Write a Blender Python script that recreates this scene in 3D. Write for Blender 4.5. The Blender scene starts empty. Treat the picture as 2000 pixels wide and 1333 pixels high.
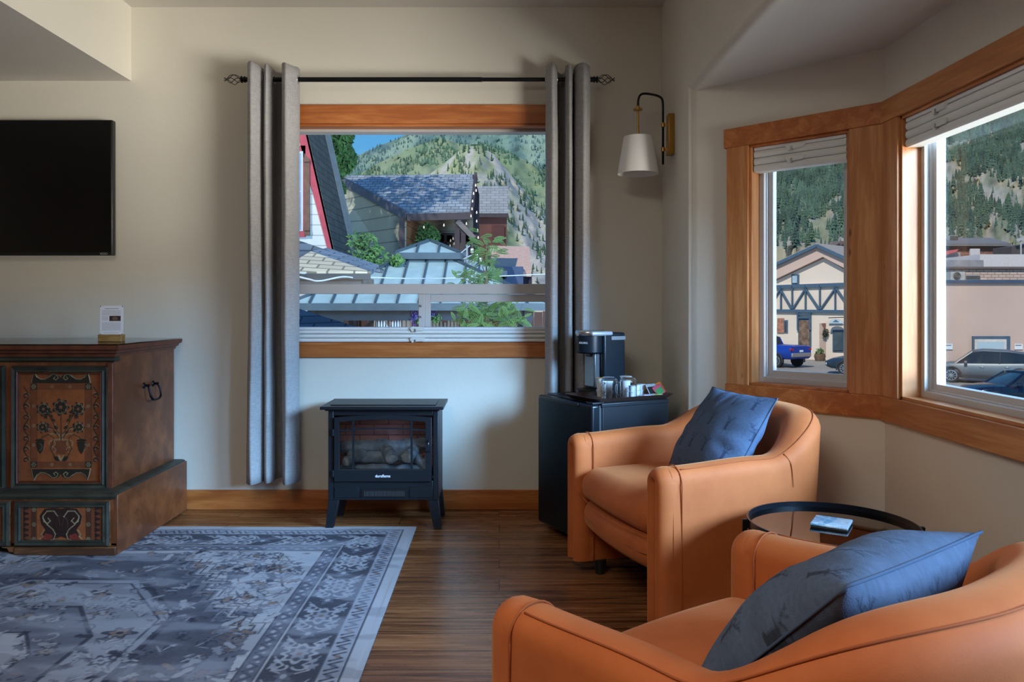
import bpy, bmesh, math, random
import numpy as np
from mathutils import Vector, Matrix, noise

# ------------------------------------------------------------------ camera, world, sun, added fill lamps, exposure
F, CX, CY, H = 1504.0, 975.0, 598.0, 1.09        # focal length in pixels, principal point, eye height
S = bpy.context.scene
COL = S.collection
cam_d = bpy.data.cameras.new('camera'); cam = bpy.data.objects.new('camera', cam_d); COL.objects.link(cam)
cam_d.sensor_width = 36; cam_d.lens = 36*F/2000; cam_d.shift_x = (1000-CX)/2000; cam_d.shift_y = -(666.5-CY)/2000
cam_d.clip_end = 5000; cam_d.clip_start = 0.05
cam.location = (0, 0, H); cam.rotation_euler = (math.pi/2, 0, 0); S.camera = cam
S.view_settings.view_transform = 'Standard'; S.view_settings.look = 'None'
S.view_settings.gamma = 1; S.view_settings.use_curve_mapping = False
S.view_settings.exposure = 0.18
S.cycles.max_bounces = 8; S.cycles.diffuse_bounces = 4; S.cycles.glossy_bounces = 4
S.cycles.transmission_bounces = 6; S.cycles.transparent_max_bounces = 16
S.cycles.caustics_reflective = False; S.cycles.caustics_refractive = False
S.cycles.sample_clamp_indirect = 4.0

def C(r, g, b):                                   # sRGB 0-255 -> linear
    f = lambda c: (c/255)/12.92 if c/255 <= 0.04045 else ((c/255+0.055)/1.055)**2.4
    return (f(r), f(g), f(b), 1.0)

W = bpy.data.worlds.new('sky'); S.world = W; W.use_nodes = True
wn = W.node_tree; wn.nodes.clear()
tc = wn.nodes.new('ShaderNodeTexCoord'); sp = wn.nodes.new('ShaderNodeSeparateXYZ')
cr = wn.nodes.new('ShaderNodeValToRGB'); bg = wn.nodes.new('ShaderNodeBackground'); wo = wn.nodes.new('ShaderNodeOutputWorld')
wn.links.new(tc.outputs['Generated'], sp.inputs[0]); wn.links.new(sp.outputs['Z'], cr.inputs[0])
wn.links.new(cr.outputs[0], bg.inputs[0]); wn.links.new(bg.outputs[0], wo.inputs[0])
e = cr.color_ramp.elements
e[0].position = 0.0; e[0].color = C(190, 205, 215)
e[1].position = 1.0; e[1].color = C(40, 105, 190)
m_ = cr.color_ramp.elements.new(0.12); m_.color = C(105, 172, 222)
m_ = cr.color_ramp.elements.new(0.30); m_.color = C(72, 148, 212)
bg.inputs[1].default_value = 1.0

def light(name, kind, loc, target, energy, color, size=None, size_y=None, angle=None, spread=None):
    d = bpy.data.lights.new(name, kind); o = bpy.data.objects.new(name, d); COL.objects.link(o)
    o.location = loc; d.energy = energy; d.color = color[:3]
    v = Vector(target)-Vector(loc); o.rotation_euler = v.to_track_quat('-Z', 'Y').to_euler()
    if kind == 'AREA':
        d.shape = 'RECTANGLE'; d.size = size; d.size_y = size_y or size
        if spread: d.spread = math.radians(spread)
    if angle is not None: d.angle = angle
    return o
light('sun', 'SUN', (-20, -30, 40), (4, 10, -6), 2.9, (1.0, .95, .86), angle=math.radians(.6))
# added area lamps outside the bay windows, in place of daylight: blue sky from above, warm light off the street from below
light('bay_sky_fill_light', 'AREA', (8.0, -3.6, 4.4), (-0.5, 4.0, 0.2), 6000, (0.32, 0.60, 1.0), 6.0, 4.0)
light('bay_street_fill_light', 'AREA', (7.5, -2.4, -0.6), (-0.4, 3.6, 2.0), 1800, (1.0, .95, .88), 5.5, 3.0)
# added fill lamp behind the camera, for assumed windows the rear wall lacks
light('rear_fill_light', 'AREA', (-1.8, -5.5, 3.0), (-1.0, 3.0, 0.9), 62, (0.66, .82, 1.0), 2.6, 1.5)
light('ceiling_fill_light', 'AREA', (-0.8, 0.2, 2.62), (-0.8, 0.3, 0.0), 34, (1.0, .95, .87), 1.2, 1.2)  # added fill lamp under the ceiling, not a fitting of the room

# ------------------------------------------------------------------ helpers
def P(px, py, Y):                                 # a point of the place at depth Y
    return Vector(((px-CX)/F*Y, Y, H-(py-CY)/F*Y))

def sm(a, b, x):
    t = min(1, max(0, (x-a)/(b-a))); return t*t*(3-2*t)

class MB:
    def __init__(s): s.v = []; s.f = []; s.c = []
    def add(s, vs, fs):
        k = len(s.v); s.v += [tuple(p) for p in vs]; s.f += [tuple(i+k for i in f) for f in fs]; return s
    def box(s, a, b):
        x0, y0, z0 = [min(p, q) for p, q in zip(a, b)]; x1, y1, z1 = [max(p, q) for p, q in zip(a, b)]
        return s.add([(x0,y0,z0),(x1,y0,z0),(x1,y1,z0),(x0,y1,z0),(x0,y0,z1),(x1,y0,z1),(x1,y1,z1),(x0,y1,z1)],
                     [(0,3,2,1),(4,5,6,7),(0,1,5,4),(1,2,6,5),(2,3,7,6),(3,0,4,7)])
    def fbox(s, o, ux, uy, uz, a, b):             # box in a frame o, ux, uy, uz
        m = MB().box(a, b); o = Vector(o); ux = Vector(ux); uy = Vector(uy); uz = Vector(uz)
        return s.add([o+ux*p[0]+uy*p[1]+uz*p[2] for p in m.v], m.f)
    def beam(s, p, q, w, h, up=(0, 0, 1)):        # rectangular bar from p to q
        p = Vector(p); q = Vector(q); d = (q-p); L = d.length; d.normalize()
        r = d.cross(Vector(up)); r = r.normalized() if r.length > 1e-5 else Vector((1, 0, 0)); u = r.cross(d)
        return s.fbox(p, r, d, u, (-w/2, 0, -h/2), (w/2, L, h/2))
    def prism(s, poly, ext):                      # planar polygon (3D points) extruded by a vector
        n = len(poly); ext = Vector(ext); a = [Vector(p) for p in poly]; b = [p+ext for p in a]
        return s.add(a+b, [tuple(range(n))[::-1], tuple(range(n, 2*n))]+[(i, (i+1) % n, n+(i+1) % n, n+i) for i in range(n)])
    def cyl(s, p, q, r, r2=None, n=16, cap=True):
        p = Vector(p); q = Vector(q); r2 = r if r2 is None else r2
        d = (q-p).normalized(); a = d.orthogonal().normalized(); b = d.cross(a)
        vs = []
        for c, rr in ((p, r), (q, r2)):
            for i in range(n):
                t = 2*math.pi*i/n; vs.append(c+a*(rr*math.cos(t))+b*(rr*math.sin(t)))
        fs = [(i, (i+1) % n, n+(i+1) % n, n+i) for i in range(n)]
        if cap: fs += [tuple(range(n))[::-1], tuple(range(n, 2*n))]
        return s.add(vs, fs)
    def tube(s, pts, r, n=8, closed=False, ry=None, cap=True, up=None):
        pts = [Vector(p) for p in pts]; m = len(pts); vs = []; prev = None
        for i, p in enumerate(pts):
            if closed: t = pts[(i+1) % m]-pts[i-1]
            else: t = pts[min(i+1, m-1)]-pts[max(i-1, 0)]
            t.normalize()
            if up is not None: a = Vector(up)-t*Vector(up).dot(t)
            elif prev is None: a = t.orthogonal()
            else: a = prev-t*prev.dot(t)
            a.normalize(); prev = a; b = t.cross(a)
            rr = r[i] if isinstance(r, (list, tuple)) else r
            r2 = rr if ry is None else ry
            for j in range(n):
                q = 2*math.pi*j/n; vs.append(p+a*(rr*math.cos(q))+b*(r2*math.sin(q)))
        fs = []
        for i in range(m if closed else m-1):
            for j in range(n):
                fs.append((i*n+j, i*n+(j+1) % n, ((i+1) % m)*n+(j+1) % n, ((i+1) % m)*n+j))
        if not closed and cap: fs += [tuple(range(n))[::-1], tuple(range((m-1)*n, m*n))]
        return s.add(vs, fs)
    def lathe(s, prof, c=(0, 0, 0), n=24, axis='z'):   # profile of (radius, height)
        c = Vector(c); vs = []
        for r, h in prof:
            for j in range(n):
                q = 2*math.pi*j/n; x = r*math.cos(q); y = r*math.sin(q)
                vs.append(c+(Vector((x, y, h)) if axis == 'z' else Vector((h, x, y)) if axis == 'x' else Vector((x, h, -y))))
        fs = [(i*n+j, i*n+(j+1) % n, (i+1)*n+(j+1) % n, (i+1)*n+j) for i in range(len(prof)-1) for j in range(n)]
        return s.add(vs, fs)
    def grid(s, fn, nu, nv):
        vs = [fn(i/nu, j/nv) for j in range(nv+1) for i in range(nu+1)]
        fs = [(j*(nu+1)+i, j*(nu+1)+i+1, (j+1)*(nu+1)+i+1, (j+1)*(nu+1)+i) for j in range(nv) for i in range(nu)]
        return s.add(vs, fs)
    def rbox(s, c, h, r, n=5, m=4, puff=None):    # rounded box; puff(p) may move each point
        c = Vector(c); vs = {}; out = []; fs = []
        def axis(hh):
            rr = min(r, hh); L = []
            for i in range(n+1): L.append(-hh+rr*(1-math.cos(math.pi/2*i/n)) if False else -hh+rr*i/n)
            k = hh-rr
            if k > 1e-6:
                for i in range(1, m): L.append(-k+2*k*i/m)
                for i in range(n+1): L.append(k+rr*i/n)
            else:
                for i in range(1, n+1): L.append(k+rr*i/n)
            return L
        A = [axis(x) for x in h]
        def vid(p):
            key = tuple(round(x, 6) for x in p)
            if key not in vs:
                v = Vector(p); inner = Vector([max(-(h[i]-min(r, h[i])), min(h[i]-min(r, h[i]), v[i])) for i in range(3)])
                d = v-inner
                if d.length > 1e-9:
                    # spread evenly over the corner
                    d = Vector([math.tan(max(-1, min(1, d[i]/max(min(r, h[i]), 1e-9)))*math.pi/4)*min(r, h[i]) for i in range(3)])
                    L = math.sqrt(sum((d[i]/max(min(r, h[i]), 1e-9))**2 for i in range(3)))
                    d = d/L
                q = inner+d
                if puff: q = Vector(puff(q))
                vs[key] = len(out); out.append(c+q)
            return vs[key]
        for ax in range(3):
            u, w = [(1, 2), (2, 0), (0, 1)][ax]
            for sg in (-1, 1):
                for i in range(len(A[u])-1):
                    for j in range(len(A[w])-1):
                        q = []
                        for (ii, jj) in ((i, j), (i+1, j), (i+1, j+1), (i, j+1)):
                            p = [0, 0, 0]; p[ax] = sg*h[ax]; p[u] = A[u][ii]; p[w] = A[w][jj]; q.append(vid(p))
                        fs.append(tuple(q if sg > 0 else q[::-1]))
        return s.add(out, fs)
    def tf(s, M):
        s.v = [tuple(M @ Vector(p)) for p in s.v]; return s
    def build(s, name, mat, parent=None, smooth=False, bevel=0, local=False, sub=0, solid=0, seg=2):
        me = bpy.data.meshes.new(name)
        vs = s.v
        if parent is not None and not local:
            o = Vector((0, 0, 0)); q = parent
            while q: o += q.location; q = q.parent
            vs = [(p[0]-o.x, p[1]-o.y, p[2]-o.z) for p in vs]
        me.from_pydata([tuple(p) for p in vs], [], s.f)
        me.materials.append(mat)
        bm = bmesh.new(); bm.from_mesh(me); bmesh.ops.recalc_face_normals(bm, faces=bm.faces); bm.to_mesh(me); bm.free()
        ob = bpy.data.objects.new(name, me); COL.objects.link(ob); ob.parent = parent
        if smooth is not False:
            me.shade_smooth()
            if smooth is not True: me.set_sharp_from_angle(angle=math.radians(smooth))
        if bevel:
            b = ob.modifiers.new('bevel', 'BEVEL'); b.width = bevel; b.segments = seg; b.limit_method = 'ANGLE'; b.angle_limit = math.radians(40)
            me.shade_smooth(); me.set_sharp_from_angle(angle=math.radians(35)); b.harden_normals = False
        if sub:
            b = ob.modifiers.new('sub', 'SUBSURF'); b.levels = sub; b.render_levels = sub
        if solid:
            b = ob.modifiers.new('solid', 'SOLIDIFY'); b.thickness = solid; b.offset = 0
        return ob

def thing(name, label, cat, loc=(0, 0, 0), rotz=0, group=None, kind=None):
    o = bpy.data.objects.new(name, None); COL.objects.link(o); o.empty_display_size = .1
    o.location = loc; o.rotation_euler = (0, 0, rotz)
    if label: o['label'] = label
    if cat: o['category'] = cat
    if group: o['group'] = group
    if kind: o['kind'] = kind
    return o
def tag(o, label=None, cat=None, group=None, kind=None):
    if label: o['label'] = label
    if cat: o['category'] = cat
    if group: o['group'] = group
    if kind: o['kind'] = kind
    return o
def copy_tree(o, parent=None):
    c = o.copy(); COL.objects.link(c); c.parent = parent
    for ch in list(o.children): copy_tree(ch, c)
    return c
def text(s, size, mat, parent, M, name='lettering', ext=.0006, bold=0):
    cu = bpy.data.curves.new('t', 'FONT'); cu.body = s; cu.size = size; cu.align_x = 'CENTER'; cu.align_y = 'CENTER'; cu.extrude = ext; cu.offset = bold
    to = bpy.data.objects.new('t', cu); COL.objects.link(to)
    me = bpy.data.meshes.new_from_object(to.evaluated_get(bpy.context.evaluated_depsgraph_get()))
    bpy.data.objects.remove(to); bpy.data.curves.remove(cu)
    me.transform(M); me.materials.clear(); me.materials.append(mat)
    o = bpy.data.objects.new(name, me); COL.objects.link(o)
    if parent is not None:
        w = Vector((0, 0, 0)); q = parent
        while q: w += q.location; q = q.parent
        me.transform(Matrix.Translation(-w)); o.parent = parent
    return o
def crom(pts, k=8, closed=False):                 # Catmull-Rom through points
    pts = [Vector(p) for p in pts]; out = []; n = len(pts)
    for i in range(n if closed else n-1):
        p0 = pts[(i-1) % n] if closed or i > 0 else pts[0]; p1 = pts[i]; p2 = pts[(i+1) % n]; p3 = pts[(i+2) % n] if closed or i < n-2 else pts[-1]
        for j in range(k):
            t = j/k; out.append(.5*((2*p1)+(-p0+p2)*t+(2*p0-5*p1+4*p2-p3)*t*t+(-p0+3*p1-3*p2+p3)*t**3))
    if not closed: out.append(pts[-1])
    return out

# ------------------------------------------------------------------ materials
MATS = {}
class NT:
    def __init__(s, name):
        s.m = bpy.data.materials.new(name); s.m.use_nodes = True; s.t = s.m.node_tree
        s.b = s.t.nodes['Principled BSDF']; s.out = s.t.nodes['Material Output']
    def n(s, typ, **kw):
        o = s.t.nodes.new('ShaderNode'+typ)
        for k, v in kw.items():
            if hasattr(o, k) and k not in o.inputs: setattr(o, k, v)
            else:
                i = o.inputs[k.replace('_', ' ')] if k.replace('_', ' ') in o.inputs else o.inputs[k]
                s.set(i, v)
        return o
    def set(s, inp, v):
        if isinstance(v, bpy.types.NodeSocket): s.t.links.new(v, inp)
        elif isinstance(v, bpy.types.Node): s.t.links.new(v.outputs[0], inp)
        else: inp.default_value = v
    def co(s, scale=(1, 1, 1), rot=(0, 0, 0), kind='Object', loc=(0, 0, 0)):
        t = s.n('TexCoord'); m = s.n('Mapping'); s.t.links.new(t.outputs[kind], m.inputs[0])
        m.inputs['Scale'].default_value = scale; m.inputs['Rotation'].default_value = rot; m.inputs['Location'].default_value = loc
        return m.outputs[0]
    def noise(s, scale, detail=3, co=None, rough=.5, dist=0):
        o = s.n('TexNoise'); o.inputs['Scale'].default_value = scale; o.inputs['Detail'].default_value = detail
        o.inputs['Roughness'].default_value = rough; o.inputs['Distortion'].default_value = dist
        s.t.links.new(co if co is not None else s.co(), o.inputs['Vector']); return o.outputs[0]
    def ramp(s, fac, stops):
        o = s.n('ValToRGB'); s.set(o.inputs[0], fac); el = o.color_ramp.elements
        while len(el) > 1: el.remove(el[-1])
        el[0].position = stops[0][0]; el[0].color = stops[0][1]
        for p, c in stops[1:]: x = el.new(p); x.color = c
        return o.outputs[0]
    def mix(s, fac, a, b, mode='MIX'):
        o = s.n('Mix'); o.data_type = 'RGBA'; o.blend_type = mode
        s.set(o.inputs[0], fac); s.set(o.inputs[6], a); s.set(o.inputs[7], b); return o.outputs[2]
    def math(s, op, a, b=0.5, c=None):
        o = s.n('Math'); o.operation = op; s.set(o.inputs[0], a); s.set(o.inputs[1], b)
        if c is not None: s.set(o.inputs[2], c)
        return o.outputs[0]
    def bump(s, h, strength=.3, dist=.01):
        o = s.n('Bump'); s.set(o.inputs['Height'], h); o.inputs['Strength'].default_value = strength; o.inputs['Distance'].default_value = dist
        s.t.links.new(o.outputs[0], s.b.inputs['Normal']); return o
    def fin(s, col=None, rough=None, metal=None, **kw):
        if col is not None: s.set(s.b.inputs['Base Color'], col)
        if rough is not None: s.set(s.b.inputs['Roughness'], rough)
        if metal is not None: s.set(s.b.inputs['Metallic'], metal)
        for k, v in kw.items(): s.set(s.b.inputs[k.replace('_', ' ')], v)
        return s.m
def dk(c, f): return (c[0]*f, c[1]*f, c[2]*f, 1)
def plain(name, c, rough=.5, metal=0, var=.12, vs=6, bump=0, bs=60, **kw):
    if name in MATS: return MATS[name]
    t = NT(name)
    col = t.ramp(t.noise(vs, 4), [(.3, dk(c, 1-var)), (.7, dk(c, 1+var))]) if var else c
    if bump: t.bump(t.noise(bs, 3), bump, .004)
    MATS[name] = t.fin(col, rough, metal, **kw); return MATS[name]
def wood(name, c1, c2, sc=(2, 30, 30), rough=.4, bump=.06, knots=True):
    if name in MATS: return MATS[name]
    t = NT(name); co = t.co(sc)
    a = t.noise(1.6, 6, co, .6, .6); b = t.noise(9, 3, co)
    f = t.math('ADD', t.math('MULTIPLY', a, .8), t.math('MULTIPLY', b, .2))
    col = t.ramp(f, [(.32, dk(c1, .8)), (.48, c1), (.66, c2)])
    if knots:
        k = t.n('TexVoronoi'); k.inputs['Scale'].default_value = 3.0; s_ = tuple(max(1, q**.35) for q in sc); t.t.links.new(t.co(s_), k.inputs['Vector'])
        col = t.mix(t.ramp(k.outputs['Distance'], [(0.03, (1, 1, 1, 1)), (.07, (0, 0, 0, 1))]), col, dk(c1, .35))
    t.bump(b, bump, .003)
    MATS[name] = t.fin(col, rough); return MATS[name]
def glass(name, tint=(1, 1, 1, 1), refl=1.0, rough=.0):
    if name in MATS: return MATS[name]
    t = NT(name); tr = t.n('BsdfTransparent'); gl = t.n('BsdfGlossy'); tr.inputs[0].default_value = tint; gl.inputs['Roughness'].default_value = rough
    fr = t.n('Fresnel'); fr.inputs[0].default_value = 1.45; mx = t.n('MixShader')
    t.set(mx.inputs[0], t.math('MULTIPLY', fr.outputs[0], refl)); t.t.links.new(tr.outputs[0], mx.inputs[1]); t.t.links.new(gl.outputs[0], mx.inputs[2])
    t.t.links.new(mx.outputs[0], t.out.inputs[0]); MATS[name] = t.m; return t.m
def shingle(name, c, w=.3, h=.14, mortar=.012, plane='xz', var=.35):
    t = NT(name)
    rot = {'xz': (math.pi/2, 0, 0), 'xy': (0, 0, 0), 'yz': (math.pi/2, 0, math.pi/2)}[plane]
    g = t.n('TexCoord'); s3 = t.n('SeparateXYZ'); t.t.links.new(g.outputs['Object'], s3.inputs[0])
    cb = t.n('CombineXYZ')
    src = {'xz': ('X', 'Z'), 'xy': ('X', 'Y'), 'yz': ('Y', 'Z')}[plane]
    t.t.links.new(s3.outputs[src[0]], cb.inputs[0]); t.t.links.new(s3.outputs[src[1]], cb.inputs[1])
    br = t.n('TexBrick'); t.t.links.new(cb.outputs[0], br.inputs['Vector'])
    br.inputs['Color1'].default_value = dk(c, 1-var); br.inputs['Color2'].default_value = dk(c, 1+var); br.inputs['Mortar'].default_value = dk(c, .35)
    br.inputs['Scale'].default_value = 1; br.inputs['Brick Width'].default_value = w; br.inputs['Row Height'].default_value = h; br.inputs['Mortar Size'].default_value = mortar
    br.inputs['Mortar Smooth'].default_value = .2
    t.bump(br.outputs['Fac'], -.5, .02)
    return t.fin(br.outputs['Color'], .9)
def attr_mat(name, rough=.8, fade=None, bump=0, bs=300, **kw):
    t = NT(name); a = t.n('Attribute'); a.attribute_name = 'col'
    col = a.outputs['Color']
    if fade:
        f = t.ramp(t.noise(fade[0], 8, t.co(fade[3] if len(fade) > 3 else (1, 1, 1)), .7), [(fade[4] if len(fade) > 4 else .42, (0, 0, 0, 1)), (.68, (1, 1, 1, 1))])
        col = t.mix(t.math('MULTIPLY', f, fade[1]), col, fade[2])
    if bump: t.bump(t.noise(bs, 2), bump, .003)
    return t.fin(col, rough, **kw)

class Canvas:                                     # colours drawn on the vertices of a fine mesh, metres
    def __init__(s, w, h, d, base):
        s.d = d; s.nx = int(round(w/d))+1; s.ny = int(round(h/d))+1; s.w = w; s.h = h
        s.X, s.Y = np.meshgrid(np.linspace(0, w, s.nx), np.linspace(0, h, s.ny))
        s.c = np.zeros((s.ny, s.nx, 3)); s.c[:] = base[:3]; s.z = np.zeros((s.ny, s.nx))
    def win(s, x0, y0, x1, y1):
        i0 = max(0, int(x0/s.w*(s.nx-1))-1); i1 = min(s.nx, int(x1/s.w*(s.nx-1))+3)
        j0 = max(0, int(y0/s.h*(s.ny-1))-1); j1 = min(s.ny, int(y1/s.h*(s.ny-1))+3)
        return slice(j0, max(j0, j1)), slice(i0, max(i0, i1))
    def put(s, w, m, col, al=1.0, dz=0):
        m = np.clip(m, 0, 1)*al; s.c[w] = s.c[w]*(1-m[..., None])+np.array(col[:3])*m[..., None]
        if dz: s.z[w] += m*dz
    def seg(s, a, b, r, col, al=1.0, dz=0, r2=None):
        r2 = r if r2 is None else r2; R = max(r, r2)+s.d
        w = s.win(min(a[0], b[0])-R, min(a[1], b[1])-R, max(a[0], b[0])+R, max(a[1], b[1])+R)
        X = s.X[w]; Y = s.Y[w]
        if X.size == 0: return
        dx, dy = b[0]-a[0], b[1]-a[1]; L = dx*dx+dy*dy+1e-12
        t = np.clip(((X-a[0])*dx+(Y-a[1])*dy)/L, 0, 1)
        D = np.hypot(X-a[0]-t*dx, Y-a[1]-t*dy); rr = r+(r2-r)*t
        s.put(w, (rr-D)/s.d+.5, col, al, dz)
    def line(s, pts, r, col, al=1.0, dz=0, taper=None):
        n = len(pts)-1
        for i in range(n):
            if taper: s.seg(pts[i], pts[i+1], r+(taper-r)*i/n, col, al, dz, r+(taper-r)*(i+1)/n)
            else: s.seg(pts[i], pts[i+1], r, col, al, dz)
    def ell(s, c, a, b, col, rot=0, al=1.0, dz=0, pet=0, pn=5):
        R = max(a, b)*(1+pet)+s.d; w = s.win(c[0]-R, c[1]-R, c[0]+R, c[1]+R); X = s.X[w]-c[0]; Y = s.Y[w]-c[1]
        if X.size == 0: return
        u = X*math.cos(rot)+Y*math.sin(rot); v = -X*math.sin(rot)+Y*math.cos(rot)
        q = np.hypot(u/a, v/b); k = 1+pet*np.cos(pn*np.arctan2(v, u)) if pet else 1
        s.put(w, (k-q)*min(a, b)/s.d+.5, col, al, dz)
    def rect(s, x0, y0, x1, y1, col, al=1.0, dz=0):
        w = s.win(x0, y0, x1, y1); X = s.X[w]; Y = s.Y[w]
        m = np.minimum(np.minimum(X-x0, x1-X), np.minimum(Y-y0, y1-Y))/s.d+.5; s.put(w, m, col, al, dz)
    def poly(s, pts, col, al=1.0, dz=0):
        xs = [p[0] for p in pts]; ys = [p[1] for p in pts]; w = s.win(min(xs), min(ys), max(xs), max(ys)); X = s.X[w]; Y = s.Y[w]
        ins = np.zeros(X.shape, bool); n = len(pts)
        for i in range(n):
            x1, y1 = pts[i]; x2, y2 = pts[(i+1) % n]
            if y1 == y2: continue
            c_ = ((y1 > Y) != (y2 > Y)) & (X < (x2-x1)*(Y-y1)/(y2-y1)+x1); ins ^= c_
        s.put(w, ins.astype(float), col, al, dz)
    def arc(s, c, r, a0, a1, w, col, al=1.0, dz=0, r1=None, k=14, taper=None):
        r1 = r if r1 is None else r1
        s.line([(c[0]+(r+(r1-r)*i/k)*math.cos(a0+(a1-a0)*i/k), c[1]+(r+(r1-r)*i/k)*math.sin(a0+(a1-a0)*i/k)) for i in range(k+1)], w, col, al, dz, taper)
    def build(s, name, mat, parent, fn, smooth=True, local=False):   # fn(X,Y,Z) -> Nx3 coordinates
        co = fn(s.X, s.Y, s.z).reshape(-1, 3).astype(np.float32)
        if parent is not None and not local:
            o = Vector((0, 0, 0)); q = parent
            while q: o += q.location; q = q.parent
            co = co-np.array(o, dtype=np.float32)
        idx = np.arange(s.nx*s.ny).reshape(s.ny, s.nx)
        q = np.stack([idx[:-1, :-1], idx[:-1, 1:], idx[1:, 1:], idx[1:, :-1]], -1).reshape(-1, 4)
        me = bpy.data.meshes.new(name); me.vertices.add(len(co)); me.vertices.foreach_set('co', co.ravel())
        me.loops.add(q.size); me.loops.foreach_set('vertex_index', q.ravel().astype(np.int32))
        me.polygons.add(len(q)); me.polygons.foreach_set('loop_start', np.arange(0, q.size, 4, dtype=np.int32))
        me.update(calc_edges=True); me.validate()
        at = me.color_attributes.new('col', 'FLOAT_COLOR', 'POINT')
        cc = np.ones((len(co), 4), np.float32); cc[:, :3] = s.c.reshape(-1, 3); at.data.foreach_set('color', cc.ravel())
        me.materials.append(mat)
        if smooth: me.shade_smooth()
        ob = bpy.data.objects.new(name, me); COL.objects.link(ob); ob.parent = parent
        return ob
# ------------------------------------------------------------------ shared materials
def wallpaint(name, c):
    t = NT(name); t.bump(t.noise(22, 5), .35, .0035)
    return t.fin(t.ramp(t.noise(1.2, 3), [(.3, dk(c, .96)), (.7, dk(c, 1.03))]), .85)
M_WALL = wallpaint('wall_paint', C(222, 216, 202))
M_CEIL = wallpaint('ceiling_paint', C(214, 208, 198))
M_FIR = wood('fir_wood', C(174, 98, 46), C(204, 130, 70), (1.2, 14, 14), .42)
M_FIRV = wood('fir_wood_upright', C(184, 118, 66), C(210, 150, 96), (14, 14, 1.2), .46)
M_FIRR = wood('fir_wood_side', C(178, 112, 58), C(206, 144, 86), (14, 1.2, 14), .42)
M_VINYL = plain('white_vinyl', C(194, 191, 189), .35, var=.02)
M_GLASS = glass('window_glass', (.97, .985, .98, 1), .04)
M_BLACK = plain('black_metal', C(24, 26, 28), .4, .6, var=.1)
M_BLKPL = plain('black_plastic', C(22, 24, 27), .35, var=.08)
M_BRASS = plain('brass', C(176, 134, 66), .32, .9, var=.06)
M_CHROME = plain('brushed_steel', C(190, 194, 198), .25, .95, var=.04)
M_WHITEP = plain('white_plastic', C(226, 228, 230), .45, var=.02)

def struct(name, mb, mat, **kw):
    o = mb.build(name, mat, None, **kw); o['kind'] = 'structure'; return o

D = 4.13; CEIL = 2.694; XR = .873; BZ = 2.077; TH = .15
A = Vector((XR, 3.55, 0)); B = Vector((1.476, 2.947, 0)); B2 = Vector((1.476, 1.0, 0)); A2 = Vector((XR, .397, 0))
XL = -4.2; YR = -3.0

# floor
def floor_mat():
    t = NT('wood_floor'); tcn = t.n('TexCoord'); 
    br = t.n('TexBrick'); t.t.links.new(tcn.outputs['Object'], br.inputs['Vector'])
    br.offset = .37; br.offset_frequency = 2
    for k, v in (('Color1', (0, 0, 0, 1)), ('Color2', (1, 1, 1, 1)), ('Mortar', (.5, .5, .5, 1))): br.inputs[k].default_value = v
    br.inputs['Scale'].default_value = 1; br.inputs['Brick Width'].default_value = 1.35; br.inputs['Row Height'].default_value = .128
    br.inputs['Mortar Size'].default_value = .0021; br.inputs['Mortar Smooth'].default_value = .1
    s3 = t.n('SeparateXYZ'); t.t.links.new(tcn.outputs['Object'], s3.inputs[0])
    row = t.math('FLOOR', t.math('DIVIDE', s3.outputs['Y'], .128))
    cb = t.n('CombineXYZ'); t.set(cb.inputs[0], t.math('ADD', t.math('MULTIPLY', s3.outputs['X'], 1.1), t.math('MULTIPLY', row, 3.7)))
    t.set(cb.inputs[1], t.math('MULTIPLY', s3.outputs['Y'], 26)); t.set(cb.inputs[2], br.outputs['Color'])
    g = t.noise(1.6, 7, cb.outputs[0], .62, .8)
    col = t.ramp(g, [(.28, C(66, 36, 20)), (.42, C(112, 68, 38)), (.55, C(146, 94, 56)), (.72, C(176, 124, 80))])
    tone = t.n('HueSaturation'); t.set(tone.inputs['Color'], col)
    t.set(tone.inputs['Value'], t.math('ADD', t.math('MULTIPLY', br.outputs['Color'], .42), .78))
    col = t.mix(br.outputs['Fac'], tone.outputs[0], C(26, 16, 12))
    t.bump(t.math('SUBTRACT', g, t.math('MULTIPLY', br.outputs['Fac'], 2)), .12, .003)
    return t.fin(col, t.math('ADD', t.math('MULTIPLY', g, .2), .17))
struct('floor', MB().box((XL-.2, YR-.2, -.2), (1.62, D+.15, 0)), floor_mat())
struct('ceiling', MB().box((XL-.2, YR-.2, CEIL), (XR+.12, D+.15, CEIL+.12)), M_CEIL)

# back wall with its window opening
wx0, wx1, wz0, wz1 = -1.20, .375, .881, 2.065
m = MB().box((XL-.2, D, 0), (wx0, D+TH, CEIL)).box((wx1, D, 0), (XR+.12, D+TH, CEIL))
m.box((wx0, D, 0), (wx1, D+TH, wz0)).box((wx0, D, wz1), (wx1, D+TH, CEIL))
struct('wall_back', m, M_WALL)
struct('wall_left', MB().box((XL-.2, YR, 0), (XL, D, CEIL)), M_WALL)
m = MB().box((XL, YR-.2, 0), (XR+.2, YR, CEIL)); struct('wall_rear', m, M_WALL)
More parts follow.
